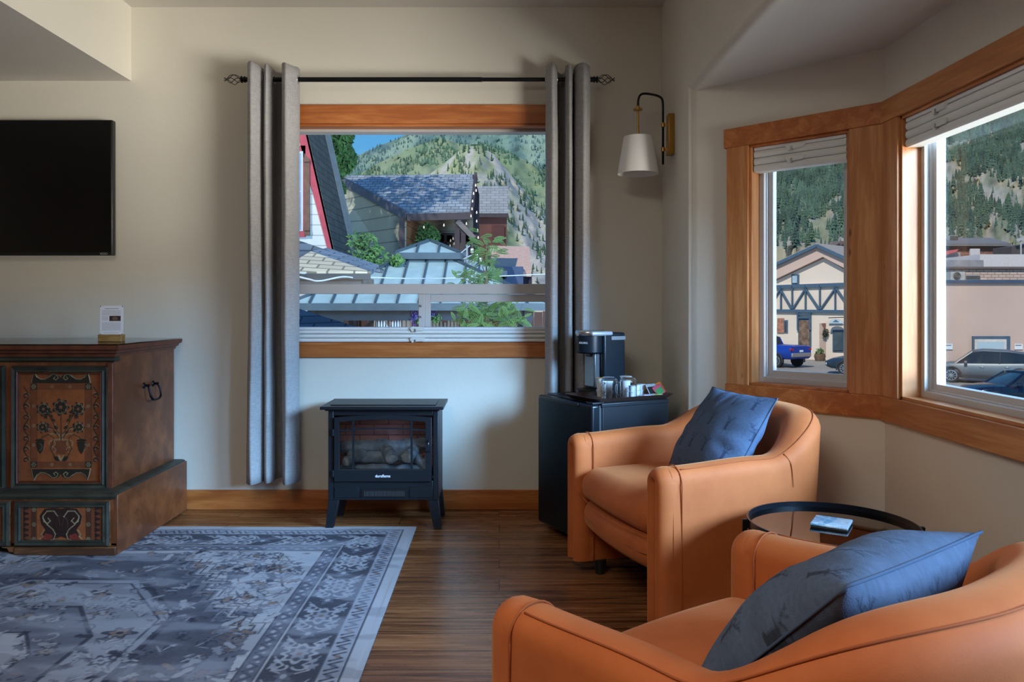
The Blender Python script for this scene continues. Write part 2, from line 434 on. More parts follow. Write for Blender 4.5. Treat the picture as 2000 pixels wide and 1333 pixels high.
# right wall: stub beside the back corner, header above the bay, length behind the camera
r = .035; c45 = math.sqrt(.5)
arc = []
cc = Vector((XR+r, A.y+r*math.tan(math.pi/8), 0))
for i in range(7):
    an = math.pi+(math.pi/4)*i/6; arc.append((cc.x+r*math.cos(an), cc.y+r*math.sin(an), 0))
sh = Vector(arc[-1]); 
poly = [(XR, D+.01, 0)]+arc+[(sh.x+.03*c45, sh.y-.03*c45, 0), (sh.x+.15, sh.y+.11, 0), (XR+.12, D+.01, 0)]
m = MB().prism(poly, (0, 0, CEIL))
struct('wall_right', m, M_WALL, smooth=30)
m = MB()
hp = [(XR, CEIL), (XR, BZ+r)]+[(XR+r-r*math.cos(q), BZ+r-r*math.sin(q)) for q in [math.pi/2*i/6 for i in range(1, 7)]]+[(XR+r, BZ+.1), (XR+.12, BZ+.1), (XR+.12, CEIL)]
m.prism([(x, A2.y-.02, z) for x, z in hp], (0, A.y+.015-A2.y, 0))
m.box((XR, YR, 0), (XR+.12, A2.y, CEIL))
struct('wall_header', m, M_WALL, smooth=30)
struct('ceiling_bay', MB().prism([(XR+r, A.y+.2, BZ), (A.x+.16, A.y+.2, BZ), (B.x+.2, B.y+.1, BZ), (B2.x+.2, B2.y-.1, BZ), (XR+r, A2.y-.25, BZ)], (0, 0, .1)), M_CEIL)
# soffit over the chest
struct('ceiling_soffit', MB().box((XL, YR, 2.298), (-1.974, D, CEIL)), M_CEIL)
struct('wall_soffit', MB().box((-1.976, YR, 2.2985), (-1.9738, D, CEIL)), M_WALL)

def frame_of(p, q):                               # u along the wall, n outwards, z up
    u = (q-p).normalized(); n = Vector((-u.y, u.x, 0)) if True else None
    return u, n, (q-p).length
def wall_seg(name, p, q, holes):
    u, n, L = frame_of(p, q); m = MB(); z = Vector((0, 0, 1))
    u0, u1, z0, z1 = holes
    e = .06
    for a, b in (((-e*0, 0, 0), (u0, TH, BZ+.02)), ((u1, 0, 0), (L+e, TH, BZ+.02)), ((u0, 0, 0), (u1, TH, z0)), ((u0, 0, z1), (u1, TH, BZ+.02))):
        m.fbox(p, u, n, z, a, b)
    return struct(name, m, M_WALL)
WZ0, WZ1 = .747, 1.786
L1 = (B-A).length; L2 = (B2-B).length
# walls run so that the outward normal points out of the room
wall_seg('wall_bay_left', A, B, (.300, .7246, WZ0, WZ1))
wall_seg('wall_bay_side', B, B2, (.122, L2-.122, WZ0, WZ1))
wall_seg('wall_bay_right', B2, A2, (L1-.7246, L1-.300, WZ0, WZ1))

def window_unit(name, p, q, u0, u1, z0, z1, cas, mats, back=False, depth=.105):
    u, n, L = frame_of(p, q); z = Vector((0, 0, 1)); root = thing(name, None, None, (p+u*((u0+u1)/2)+z*z0), kind='structure')
    root.rotation_euler = (0, 0, 0)
    hmat, vmat = mats; cl, crt, ct, cb = cas       # casing outer u-left, u-right, top height, bottom height
    m = MB().fbox(p, u, n, z, (cl-.012, -.020, z1), (crt+.000, .002, z1+ct)); m.build('head_casing', hmat, root, bevel=.002)
    m = MB().fbox(p, u, n, z, (cl-.006, -.020, z0-cb), (crt, .002, z0)); m.build('sill_casing', hmat, root, bevel=.002)
    m = MB().fbox(p, u, n, z, (cl, -.017, z0), (u0, .002, z1)); m.build('side_casing', vmat, root, bevel=.002)
    m = MB().fbox(p, u, n, z, (u1, -.017, z0), (crt, .002, z1)); m.build('side_casing', vmat, root, bevel=.002)
    t = .012; jd = depth-.04
    m = MB().fbox(p, u, n, z, (u0, -.004, z0), (u0+t, jd, z1)); m.build('jamb', vmat, root, bevel=.001)
    m = MB().fbox(p, u, n, z, (u1-t, -.004, z0), (u1, jd, z1)); m.build('jamb', vmat, root, bevel=.001)
    m = MB().fbox(p, u, n, z, (u0, -.004, z1-t), (u1, jd, z1)); m.build('jamb', hmat, root, bevel=.001)
    m = MB().fbox(p, u, n, z, (u0, -.004, z0), (u1, jd, z0+t)); m.build('jamb', hmat, root, bevel=.001)
    def ring(a0, a1, b0, b1, w, n0, n1, nm, par):
        m = MB()
        for lo, hi in (((a0, n0, b0), (a0+w, n1, b1)), ((a1-w, n0, b0), (a1, n1, b1)), ((a0+w, n0, b0), (a1-w, n1, b0+w)), ((a0+w, n0, b1-w), (a1-w, n1, b1))):
            m.fbox(p, u, n, z, lo, hi)
        return m.build(nm, M_VINYL, par, bevel=.0015)
    if not back:
        fr = ring(u0+.006, u1-.006, z0+.006, z1-.006, .028, jd, depth+.035, 'window_frame', root)
        ring(u0+.032, u1-.032, z0+.032, z1-.032, .008, jd+.018, depth+.03, 'frame_bead', root)
        sa = ring(u0+.038, u1-.038, z0+.038, z1-.038, .024, depth-.012, depth+.022, 'sash', root)
        MB().fbox(p, u, n, z, (u0+.058, depth+.004, z0+.058), (u1-.058, depth+.010, z1-.058)).build('pane', M_GLASS, root)
    else:
        fr = ring(u0+.004, u1-.004, z0+.004, z1-.004, .022, jd, depth+.035, 'window_frame', root)
        mx0, mx1 = .4405, .373
        a0 = -mx0-p.x; a1 = -mx1-p.x
        # wide rail across, mullion between the two lower sliders
        MB().fbox(p, u, n, z, (u0+.026, depth-.037, 1.156), (u1-.026, depth+.02, 1.210)).build('rail', M_VINYL, root, bevel=.002)
        MB().fbox(p, u, n, z, (a0, depth-.03, .93), (a0+.034, depth+.02, 1.156)).build('mullion', M_VINYL, root, bevel=.002)
        m = MB(); b0 = a0+.034; b1 = u1-.026
        for lo, hi in (((b0, 0, .93), (b0+.030, .03, 1.154)), ((b1-.03, 0, .93), (b1, .03, 1.154)), ((b0+.03, 0, 1.112), (b1-.03, .03, 1.154)), ((b0+.03, 0, .93), (b1-.03, .03, .965))):
            m.fbox(p, u, n, z, (lo[0], depth-.02+lo[1], lo[2]), (hi[0], depth-.02+hi[1], hi[2]))
        m.build('sliding_sash', M_VINYL, root, bevel=.002)
        for zz in (1.03, 1.09): MB().fbox(p, u, n, z, (a0+.006, depth-.04, zz-.005), (a0+.018, depth-.03, zz+.005)).build('latch', M_CHROME, root, bevel=.001)
        MB().fbox(p, u, n, z, (u0+.02, depth+.004, 1.205), (u1-.02, depth+.009, z1-.02)).build('pane', M_GLASS, root)
        MB().fbox(p, u, n, z, (u0+.02, depth+.004, .9), (a0+.01, depth+.009, 1.16)).build('pane', M_GLASS, root)
        MB().fbox(p, u, n, z, (b0+.02, depth-.008, .94), (b1-.02, depth-.003, 1.13)).build('pane', M_GLASS, root)
        MB().fbox(p, u, n, z, (u0+.02, depth-.02, z0+.02), (u1-.02, depth+.02, .975)).build('bottom_rail', M_VINYL, root, bevel=.002)
    return root
window_unit('window_1', Vector((-2, D, 0)), Vector((1, D, 0)), wx0+2, wx1+2, wz0, wz1, (wx0+2-.095, wx1+2+.095, .101, .066), (M_FIR, M_FIRV), back=True)
# (the back wall runs left to right, so its outward normal is +Y)
window_unit('window_2', A, B, .300, .7246, WZ0, WZ1, (.200, .846, .083, .088), (M_FIR, M_FIRV))
window_unit('window_3', B, B2, .122, L2-.122, WZ0, WZ1, (.004, L2-.004, .083, .092), (M_FIRR, M_FIRV))
window_unit('window_4', B2, A2, L1-.7246, L1-.300, WZ0, WZ1, (L1-.846, L1-.200, .083, .088), (M_FIR, M_FIRV))
# baseboards
def board(name, p, q):
    u, n, L = frame_of(Vector(p), Vector(q))
    struct(name, MB().fbox(p, u, -n, (0, 0, 1), (0, 0, 0), (L, .016, .105)), M_FIR if abs(u.x) > .5 else M_FIRR, bevel=.003)
board('baseboard_back', (XL, D, 0), (XR, D, 0)); board('baseboard_bay_left', A, B); board('baseboard_bay_side', B, B2); board('baseboard_left', (XL, YR, 0), (XL, D, 0))

# ------------------------------------------------------------------ cellular shades
def shade_mat():
    t = NT('shade_cloth'); t.bump(t.noise(200, 2), .1, .001); return t.fin(C(224, 226, 222), .8)
M_SHADE = shade_mat()
def shade(name, label, p, q, u0, u1, z0, z1, nb, handles, off=.012, dep=.05):
    u, n, L = frame_of(p, q); z = Vector((0, 0, 1)); root = thing(name, label, 'window shade', p+u*((u0+u1)/2)+z*z0)
    h = (z1-z0)/nb
    def band(a, b, nm, bulge):
        prof = [(0, 0), (.0, b-a)]
        pts = []
        for i in range(9):
            t = i/8; pts.append((off-bulge*math.sin(math.pi*t)**.6, a+(b-a)*t))
        pts += [(off+dep, b), (off+dep, a)]
        m = MB(); poly = [p+u*(u0+.003)+n*d+z*zz for d, zz in pts]; m.prism(poly, u*(u1-u0-.006)); return m.build(nm, M_SHADE, root, smooth=40)
    MB().fbox(p, u, n, z, (u0+.003, off-.006, z1-.014), (u1-.003, off+dep, z1)).build('head_rail', M_WHITEP, root, bevel=.002)
    top = z1-.014; hh = (top-z0)/nb
    for i in range(nb):
        band(z0+i*hh+.001, z0+(i+1)*hh-.001, 'rail' if i in (0, nb-1) else 'cloth_fold', .007)
    for (hu, hz) in handles:
        m = MB(); pts = [(-.042, .010), (-.024, .017), (.044, .012), (.034, -.006), (.010, -.006), (-.012, -.008), (-.028, -.014)]
        m.prism([p+u*(hu+a)+n*(off-.006-.010)+z*(hz+b) for a, b in pts], n*.012)
        m.build('handle', plain('clear_tab_plastic', C(216, 218, 214), .3, var=.02), root, bevel=.002)
        MB().fbox(p, u, n, z, (hu-.016, off-.018, hz-.012), (hu-.008, off-.004, hz+.004)).build('handle_clip', M_CHROME, root)
    return root
Zb = Vector((-2, D, 0))
shade('cellular_shade', 'white window shade folded down to the bottom of the wide back window', Zb, Vector((1, D, 0)), wx0+2+.015, wx1+2-.015, wz0+.013, .975, 3, [(2-.44, .963), (2-.44, .905)])
shade('cellular_shade', 'white shade folded up at the top of the narrow window beside the corner', A, B, .314, .710, 1.668, WZ1-.012, 3, [(.500, 1.752), (.500, 1.702)])
shade('cellular_shade', 'white shade folded up at the top of the large side window on the right', B, B2, .136, L2-.136, 1.668, WZ1-.012, 3, [(.36, 1.752), (.36, 1.702), (1.4, 1.752), (1.4, 1.702)])

# ------------------------------------------------------------------ curtains and rod
def linen():
    t = NT('grey_linen'); a = t.noise(1, 2, t.co((500, 500, 30))); b = t.noise(1, 2, t.co((30, 30, 500)))
    f = t.math('ADD', t.math('MULTIPLY', a, .5), t.math('MULTIPLY', b, .5)); t.bump(f, .25, .001)
    return t.fin(t.ramp(f, [(.35, C(142, 140, 140)), (.65, C(174, 171, 170))]), .9)
M_LINEN = linen()
def curtain(label, px, seed):
    root = thing('curtain', label, 'curtain', ((px[len(px)//2][0]-CX)*.002665, 4.0, .18))
    pts = crom([Vector(((a-CX)*.002665, y, 0)) for a, y in px], 7); n = len(pts)
    z0, z1 = .178, 2.327; rows = 40; vs = []; fs = []
    cxm = sum(p.x for p in pts)/n
    for j in range(rows+1):
        f = j/rows; z = z0+(z1-z0)*f
        for i, p in enumerate(pts):
            w = noise.noise(Vector((i*.07, z*1.3, seed)))*.010*(1-f)+noise.noise(Vector((i*.2, z*4, seed+5)))*.0025
            g = 1+.03*(1-f)*math.sin(z*3+seed)
            dz = -.006*math.sin(i*.35) if j == rows else 0
            vs.append((cxm+(p.x-cxm)*g+w, 4.01+(p.y-4.01)*(.92+.10*f)+w*.6, z+dz))
    for j in range(rows):
        for i in range(n-1): fs.append((j*n+i, j*n+i+1, (j+1)*n+i+1, (j+1)*n+i))
    m = MB().add(vs, fs); m.build('curtain_panel', M_LINEN, root, smooth=True, solid=.0025)
    # grommets where the cloth crosses the rod
    for i in range(n-1):
        if (pts[i].y-4.01)*(pts[i+1].y-4.01) <= 0:
            c = (pts[i]+pts[i+1])/2; c.z = 2.27; d = (pts[i+1]-pts[i]).normalized(); a = Vector((0, 0, 1)); 
            MB().tube([c+d*(.021*math.cos(q))+a*(.021*math.sin(q)) for q in [2*math.pi*k/20 for k in range(20)]], .0035, 6, closed=True).build('grommet', M_CHROME, root, smooth=True)
    return root
curtain('grey linen curtain hanging left of the wide window, beside the television',
        [(491, 4.05), (489, 3.97), (502, 3.905), (514, 3.97), (518, 4.06), (521, 4.075), (519, 3.99), (526, 3.945), (533, 3.985), (535, 4.07), (544, 4.105), (553, 4.07), (554, 3.98), (568, 3.905), (581, 3.97), (582, 4.04)], 1)
curtain('grey linen curtain hanging right of the wide window, behind the coffee maker',
        [(1068, 4.04), (1066, 3.98), (1078, 3.93), (1087, 3.98), (1090, 4.07), (1097, 4.105), (1104, 4.06), (1105, 3.98), (1111, 3.945), (1117, 3.98), (1119, 4.06), (1122, 4.07), (1123, 3.98), (1137, 3.905), (1150, 3.97), (1151, 4.06)], 7)
rz = 2.27; ry = 4.01
rod = thing('curtain_rod', 'black curtain rod with twisted cage ends above the wide window', 'curtain rod', (-.4, ry, rz))
MB().cyl((-1.30, ry, rz), (-.09, ry, rz), .0125).build('pole', M_BLACK, rod, smooth=40)
MB().cyl((-.12, ry, rz), (.47, ry, rz), .0105).build('inner_pole', M_BLACK, rod, smooth=40)
for sg, x in ((-1, -1.30), (1, .47)):
    m = MB().lathe([(0, -.02), (.017, -.02), (.017, -.010), (.013, -.006), (.0125, .02), (.0165, .022), (.0165, .027), (.012, .030), (.012, .036), (.018, .038), (.018, .043), (.009, .046), (0, .046)], (0, 0, 0), 16, 'x')
    m.v = [(x+sg*p[0], ry+p[1], rz+p[2]) for p in m.v]; m.build('end_collar', M_BLACK, rod, smooth=40)
    m = MB()
    for k in range(5):
        pts = []
        for i in range(17):
            t = i/16; rr = .024*math.sin(math.pi*min(1, t*1.02))**.8+.002; an = 2*math.pi*k/5+t*2.6
            pts.append((x+sg*(.044+.075*t), ry+rr*math.cos(an), rz+rr*math.sin(an)))
        pts.append((x+sg*.131, ry+.010*math.cos(an), rz+.010*math.sin(an)))
        m.tube(pts, .0017, 6)
    m.build('cage_finial', M_BLACK, rod, smooth=True)
for x in (-1.24, .40):
    MB().beam((x, D, rz-.005), (x, ry-.014, rz-.005), .012, .016).box((x-.015, D-.006, rz-.05), (x+.015, D, rz+.04)).build('wall_bracket', M_BLACK, rod, bevel=.002)

# ------------------------------------------------------------------ television
M_SCREEN = plain('screen_glass', C(10, 11, 13), .16, var=.0)
tv = thing('television', 'black flat television hanging on the wall above the painted chest', 'television', (-2.66, 4.08, 1.357))
MB().box((-3.28, 4.06, 1.357), (-2.040, 4.10, 2.073)).build('housing', M_BLKPL, tv, bevel=.006)
MB().box((-3.272, 4.057, 1.372), (-2.050, 4.061, 2.066)).build('screen', M_SCREEN, tv)
MB().box((-2.75, 4.09, 1.6), (-2.55, 4.135, 1.85)).build('wall_mount', M_BLACK, tv, bevel=.003)
MB().box((-3.28, 4.054, 1.357), (-2.040, 4.060, 1.371)).build('lower_bezel', M_BLKPL, tv, bevel=.002)
Mx = Matrix.Rotation(math.pi/2, 4, 'X')
text('VIZIO', .016, plain('grey_print', C(170, 172, 175), .5, var=0), tv, Matrix.Translation((-2.082, 4.0536, 1.3645)) @ Mx, 'brand_lettering')

# ------------------------------------------------------------------ wall sconce
sc = thing('wall_sconce', 'brass and black swing wall lamp with a white shade beside the window', 'wall lamp', (XR, 3.86, 1.95))
sy = 3.86
MB().box((XR-.030, sy-.030, 1.847), (XR, sy+.030, 2.050)).build('back_plate', M_BRASS, sc, bevel=.003)
xa = XR-.052
arm = [(xa, sy, 1.80), (xa, sy, 2.08)]
arm += [tuple(v) for v in crom([(xa, sy, 2.09), (xa-.004, sy, 2.125), (xa-.022, sy, 2.142), (xa-.06, sy, 2.152), (xa-.095, sy, 2.155), (xa-.115, sy, 2.146), (xa-.124, sy, 2.12), (xa-.125, sy, 2.085)], 6)]
MB().tube(arm, .0058, 10).build('arm', M_BLACK, sc, smooth=True)
for zz in (1.875, 1.998):
    MB().cyl((xa, sy, zz-.010), (xa, sy, zz+.010), .0095).beam((xa, sy, zz), (XR-.026, sy, zz), .008, .008).build('clamp', M_BRASS, sc, smooth=40)
xs = xa-.125
MB().cyl((xs, sy, 2.093), (xs, sy, 2.07), .008).cyl((xs, sy, 2.075), (xs, sy, 1.92), .0052).lathe([(0, 2.071), (.022, 2.071), (.023, 2.075), (.022, 2.079), (0, 2.079)], (xs, sy, 0), 20).build('stem', M_BRASS, sc, smooth=40)
t = NT('lamp_shade_cloth'); t.bump(t.noise(300, 2), .1, .001)
M_LSH = t.fin(C(238, 236, 232), .8)
MB().lathe([(.0695, 1.938), (.0715, 1.938), (.1015, 1.757), (.1015, 1.752), (.0995, 1.752), (.0695, 1.934)], (xs, sy, 0), 48).build('lamp_shade', M_LSH, sc, smooth=50)
MB().beam((xs-.07, sy, 1.925), (xs+.07, sy, 1.925), .004, .004).beam((xs, sy-.07, 1.925), (xs, sy+.07, 1.925), .004, .004).build('shade_ring', M_BRASS, sc)
MB().lathe([(0, 1.925), (.015, 1.92), (.016, 1.87), (.024, 1.85), (.028, 1.825), (.022, 1.80), (0, 1.79)], (xs, sy, 0), 20).build('bulb', M_WHITEP, sc, smooth=True)
# ------------------------------------------------------------------ armchairs
def velvet():
    t = NT('orange_velvet'); a = t.noise(5, 5, None, .6); b = t.noise(420, 2)
    col = t.ramp(a, [(.3, C(180, 88, 34)), (.7, C(202, 108, 50))])
    t.bump(t.math('ADD', t.math('MULTIPLY', b, .5), t.math('MULTIPLY', t.noise(7, 3), 2.0)), .12, .003)
    return t.fin(col, .75, Sheen_Weight=.35, Sheen_Roughness=.4, Sheen_Tint=C(255, 190, 130))
M_VELVET = velvet()
M_SEAM = plain('velvet_seam', C(166, 82, 34), .85, var=.1)
CHW = .40
def chair_station(i, n):                          # path of the shell, height and thickness
    ns = 10; 
    if i < ns: y = -.335+(.03+.335)*i/ns; return Vector((-.345, y, 0))
    if i > n-ns: y = -.335+(.03+.335)*(n-i)/ns; return Vector((.345, y, 0))
    ph = math.pi*(i-ns)/(n-2*ns)
    e = 2/2.5; cx = math.cos(ph); sx = math.sin(ph)
    return Vector((-.345*math.copysign(abs(cx)**e, cx), .03+.275*abs(sx)**e, 0))
def make_chair(name, label, loc, rz):
    root = thing(name, label, 'armchair', loc, rz)
    n = 60; P_ = [chair_station(i, n) for i in range(n+1)]
    # even spacing
    Ls = [0]
    for i in range(n): Ls.append(Ls[-1]+(P_[i+1]-P_[i]).length)
    def at(s):
        for i in range(n):
            if Ls[i+1] >= s: t = (s-Ls[i])/(Ls[i+1]-Ls[i]+1e-9); return P_[i].lerp(P_[i+1], t)
        return P_[-1].copy()
    NS = 90; st = [at(Ls[-1]*i/NS) for i in range(NS+1)]
    vs = []; fs = []; k = 0; seam_o = []; seam_i = []
    for i, p in enumerate(st):
        t = (st[min(i+1, NS)]-st[max(i-1, 0)]).normalized(); o = Vector((t.y, -t.x, 0))  # outward?
        if o.dot(Vector((p.x, p.y-.0, 0))) < 0: o = -o
        b = sm(.04, .30, p.y)
        zt = .566+.016*sm(-.33, 0, p.y)+.138*b; th = .106+.036*b
        zb = .055; ring = []
        hb = th/2
        for j in range(9):
            f = j/8; z = zb+(zt-hb-zb)*f; bul = .006*math.sin(math.pi*f)
            ring.append((hb*.97+bul-.006*(1-f)*b, z))
        for j in range(1, 12):
            an = math.pi*j/12; e = .86
            cx, sx = math.cos(an), math.sin(an)
            ring.append((hb*math.copysign(abs(cx)**e, cx), zt-hb+hb*abs(sx)**e))
        for j in range(9):
            f = 1-j/8; z = zb+(zt-hb-zb)*f; ring.append((-hb*.97, z))
        lean = .035*b
        pts = []
        for d, z in ring:
            q = p+o*(d+lean*(z-.3)/.45-.012*b); pts.append(Vector((q.x, q.y, z)))
        vs += pts; k = len(ring)
        seam_o.append(pts[12]+o*.001+Vector((0, 0, .001)))
    for i in range(NS):
        for j in range(k): fs.append((i*k+j, i*k+(j+1) % k, (i+1)*k+(j+1) % k, (i+1)*k+j))
    darts = []
    for i in (1, -1):
        j = [q for q in range(NS+1) if st[q].y > .075][0 if i == 1 else -1]
        darts.append([Vector(vs[j*k+q]) + (Vector(vs[j*k+q])-Vector((0, 0, vs[j*k+q][2]))).normalized()*.001 + Vector((0, .004*(12-q), 0)) for q in (12, 11, 10, 9, 8, 7)])
    fs += [tuple(range(k)), tuple(range(NS*k, NS*k+k))]
    shell = MB().add(vs, fs).build('shell', M_VELVET, root, smooth=50, local=True)
    MB().tube(seam_o[2:-2], .0022, 6).build('seam', M_SEAM, shell, smooth=True, local=True)
    for d_ in darts: MB().tube(d_, [.003, .0025, .002, .002, .0015, .0008], 6).build('dart', M_SEAM, shell, smooth=True, local=True)
    # folded-over front edge of each arm: an upturned U roll with a groove down its middle
    for sx in (-1, 1):
        c = .345*sx; r1 = .0285; zt = .566; pts = []
        for j in range(14): pts.append((c-r1, -.338, .056+(zt-.053-.056)*j/13))
        for j in range(1, 12):
            an = math.pi-math.pi*j/12; pts.append((c+r1*math.cos(an), -.338, zt-.053+r1*math.sin(an)*1.0))
        for j in range(14): pts.append((c+r1, -.338, zt-.053-(zt-.053-.056)*j/13))
        MB().tube(pts, .044, 16, ry=.0260, up=(0, 1, 0)).build('arm_front_roll', M_VELVET, root, smooth=50, local=True)
        MB().tube([(c, -.361, .06), (c, -.361, zt-.056)], .0062, 6).build('groove_shade_strip', plain('groove_shadow_cloth', C(96, 44, 18), .95, var=.1), root, smooth=True, local=True)  # dark strip along the groove, its shade put into the colour
        ring = []
        for j in range(40):
            if j < 14: q = (c-.0570, .056+(zt-.053-.056)*j/13)
            elif j < 27: an = math.pi-math.pi*(j-13)/13; q = (c+.0570*math.cos(an), zt-.053+.0575*math.sin(an))
            else: q = (c+.0570, zt-.053-(zt-.053-.056)*(j-27)/12)
            ring.append((q[0], -.305, q[1]))
        MB().tube(ring, .0022, 6).build('seam', M_SEAM, root, smooth=True, local=True)
    # seat cushion, apron below it, inner base
    def puff(q):
        x, y, z = q; u = x/.29; v = (y)/.31
        return (x, y-(.028*(1-u*u)*(1-(z/.075)**2) if y < -.1 else 0), z+(.030*(1-u*u)*(1-min(1, v*v)) if z > 0 else -.0))
    MB().rbox((0, -.055, .375), (.291, .312, .066), .062, 6, 8, puff).build('seat_cushion', M_VELVET, root, smooth=True, local=True)
    pts = [(-.285+.57*i/24, -.366-.030*(1-((i-12)/12)**2), .332-.002) for i in range(25)]
    MB().tube(pts, .0022, 6).build('seam', M_SEAM, root, smooth=True, local=True)
    def puff2(q):
        x, y, z = q; u = x/.29
        return (x, y-(.020*(1-u*u)*(1-(z/.08)**2) if y < -.1 else 0), z-(.012*(u*u) if z < 0 else 0)*-1)
    MB().rbox((0, -.06, .254), (.291, .300, .070), .058, 6, 8, puff2).build('apron', M_VELVET, root, smooth=True, local=True)
    m = MB()
    for x, y in ((-.30, -.27), (.30, -.27), (-.20, .24), (.20, .24)):
        MB().cyl((x, y, 0), (x, y, .058), .020, .026, 16).build('foot', M_BLKPL, root, smooth=40, local=True)
    MB().box((-.28, -.18, .17), (.28, .22, .21)).build('underframe', M_BLKPL, root, local=True)
    return root
def chair_pose(front_mid, face, D_=.385):
    f = Vector((face[0], face[1], 0)).normalized(); c = Vector((front_mid[0], front_mid[1], 0))-f*D_
    return c, math.atan2(f.x, -f.y)
c1, r1_ = chair_pose((.39, 2.82), (-.956, -.293)); c2, r2_ = chair_pose((.292, 1.622), (-.596, .803))
chair1 = make_chair('armchair', 'orange velvet tub armchair in the corner beside the small black fridge', c1, r1_)
chair2 = make_chair('armchair', 'orange velvet tub armchair nearest the camera, seen from behind', c2, r2_)

# ------------------------------------------------------------------ stag cushions
def stag(cv, x, y, s, col, rot=0, al=.9):
    def T(px, py):
        cx, sx = math.cos(rot), math.sin(rot); px *= s; py *= s; return (x+px*cx-py*sx, y+px*sx+py*cx)
    w = .05*s
    cv.poly([T(*q) for q in [(-.13, .30), (.13, .30), (.10, .02), (.03, -.12), (-.03, -.12), (-.10, .02)]][::1], col, al)
    cv.poly([T(*q) for q in [(-.16, -.62), (.20, -.62), (.13, -.25), (.12, .05), (-.12, .05), (-.10, -.25)]], col, al)
    for g in (-1, 1):
        cv.line([T(g*.10, .24), T(g*.30, .22)], w*1.2, col, al, taper=w*.4)
        cv.line([T(g*.06, .28), T(g*.14, .50), T(g*.34, .66), T(g*.40, .92)], w*.8, col, al, taper=w*.4)
        cv.line([T(g*.12, .46), T(g*.02, .66)], w*.6, col, al); cv.line([T(g*.26, .60), T(g*.20, .92)], w*.6, col, al); cv.line([T(g*.36, .76), T(g*.52, .88)], w*.6, col, al)
def pillow(name, label, M, base, stagc, motif, T_=.082, hs=.215, seed=0):
    root = thing(name, label, 'cushion'); root.matrix_world = M; root.location = M.to_translation()
    root.rotation_mode = 'XYZ'; root.rotation_euler = M.to_euler()
    mat = attr_mat(name+'_cloth', .92, bump=.35, bs=500)
    t = mat.node_tree
    for side in (1, -1):
        cv = Canvas(1, 1, .0062, base)
        rng = random.Random(seed)
        if side == 1 or motif:
            for r_ in range(4):
                for q in range(5):
                    stag(cv, .12+q*.22+(.11 if r_ % 2 else 0), .10+r_*.26, .095, stagc if rng.random() > .3 else dk(stagc, 1.5), 0, .85)
        nz = np.array([[noise.noise(Vector((x*60, y*60, seed))) for x in np.linspace(0, 1, cv.nx)] for y in np.linspace(0, 1, cv.ny)])
        cv.c *= (1+.22*nz[..., None])
        def fn(X, Y, Z, side=side):
            u = X*2-1; v = Y*2-1
            x = u*hs*(1-.05*(1-v*v)); y = v*hs*(1-.05*(1-u*u))
            h = T_*np.clip(1-np.abs(u)**2.6, 0, 1)**.62*np.clip(1-np.abs(v)**2.6, 0, 1)**.62
            wr = np.array([[noise.noise(Vector((a*2.2, b*2.2, seed+9*side)))*.5+noise.noise(Vector((a*6, b*6, seed+3)))*.15 for a in np.linspace(0, 1, X.shape[1])] for b in np.linspace(0, 1, X.shape[0])])
            rad = np.sin(np.arctan2(v, u)*14+seed)*.0035*np.clip(np.maximum(abs(u), abs(v))*1.6-.7, 0, 1)*(h > .002)
            return np.stack([x, y, side*(h*(1+.35*wr)+rad)], -1)
        cv.build('front_cover' if side == 1 else 'back_cover', mat, root, fn, local=True)
    pts = []
    for i in range(80):
        t_ = i/80*4; k = int(t_); f = (t_-k)*2-1
        u, v = [(f, -1), (1, f), (-f, 1), (-1, -f)][k]
        pts.append((u*hs*(1-.05*(1-v*v)), v*hs*(1-.05*(1-u*u)), 0))
    MB().tube(pts, .0028, 6, closed=True).build('edge_seam', plain(name+'_edge', dk(base, .8), .9, var=.1), root, smooth=True, local=True)
    return root
def pose(center, normal, up):                     # cushion plane: normal, approximate up
    nrm = Vector(normal).normalized(); u = Vector(up); u = (u-nrm*u.dot(nrm)).normalized(); r_ = u.cross(nrm)
    M = Matrix((r_, u, nrm)).transposed().to_4x4(); M.translation = Vector(center); return M
R1 = Matrix.Rotation(r1_, 3, 'Z'); R2 = Matrix.Rotation(r2_, 3, 'Z')
pillow('cushion', 'blue cushion with stag heads standing in the corner armchair by the fridge',
       pose((.815, 2.875, .590), (-.807, -.247, .536), (.513, .157, .844)), C(74, 90, 114), C(38, 52, 78), False, hs=.205, seed=2)
pillow('cushion', 'blue grey stag cushion leaning in the nearest armchair',
       pose((.535, 1.244, .575), (-.429, .578, .693), (.413, -.557, .72)), C(76, 88, 108), C(34, 40, 52), True, seed=11, hs=.205, T_=.10)

# ------------------------------------------------------------------ side table with coaster
tx, ty, tz, tr = .978, 2.265, .449, .238
tb = thing('side_table', 'round black side table with a smoked glass top between the armchairs', 'side table', (tx, ty, 0))
M_DKBL = plain('black_blue_enamel', C(20, 26, 34), .28, .3, var=.05)
MB().lathe([(tr-.004, tz-.022), (tr, tz-.022), (tr, tz+.006), (tr-.004, tz+.006), (tr-.004, tz-.022)], (tx, ty, 0), 72).build('rim', M_DKBL, tb, smooth=40)
t = NT('smoked_glass'); 
MB().lathe([(0, tz-.018), (tr-.004, tz-.018), (tr-.004, tz-.010), (0, tz-.010)], (tx, ty, 0), 72).build('glass_top', glass('smoked_glass_pane', (.32, .31, .33, 1), 1.6), tb, smooth=40)
for k in range(4):
    an = math.radians(80+90*k); ca, sa = math.cos(an), math.sin(an)
    MB().beam((tx+(tr+.008)*ca, ty+(tr+.008)*sa, 0), (tx+(tr+.008)*ca, ty+(tr+.008)*sa, tz+.003), .014, .014, (ca, sa, 0)).build('leg', M_BLACK, tb, bevel=.001)
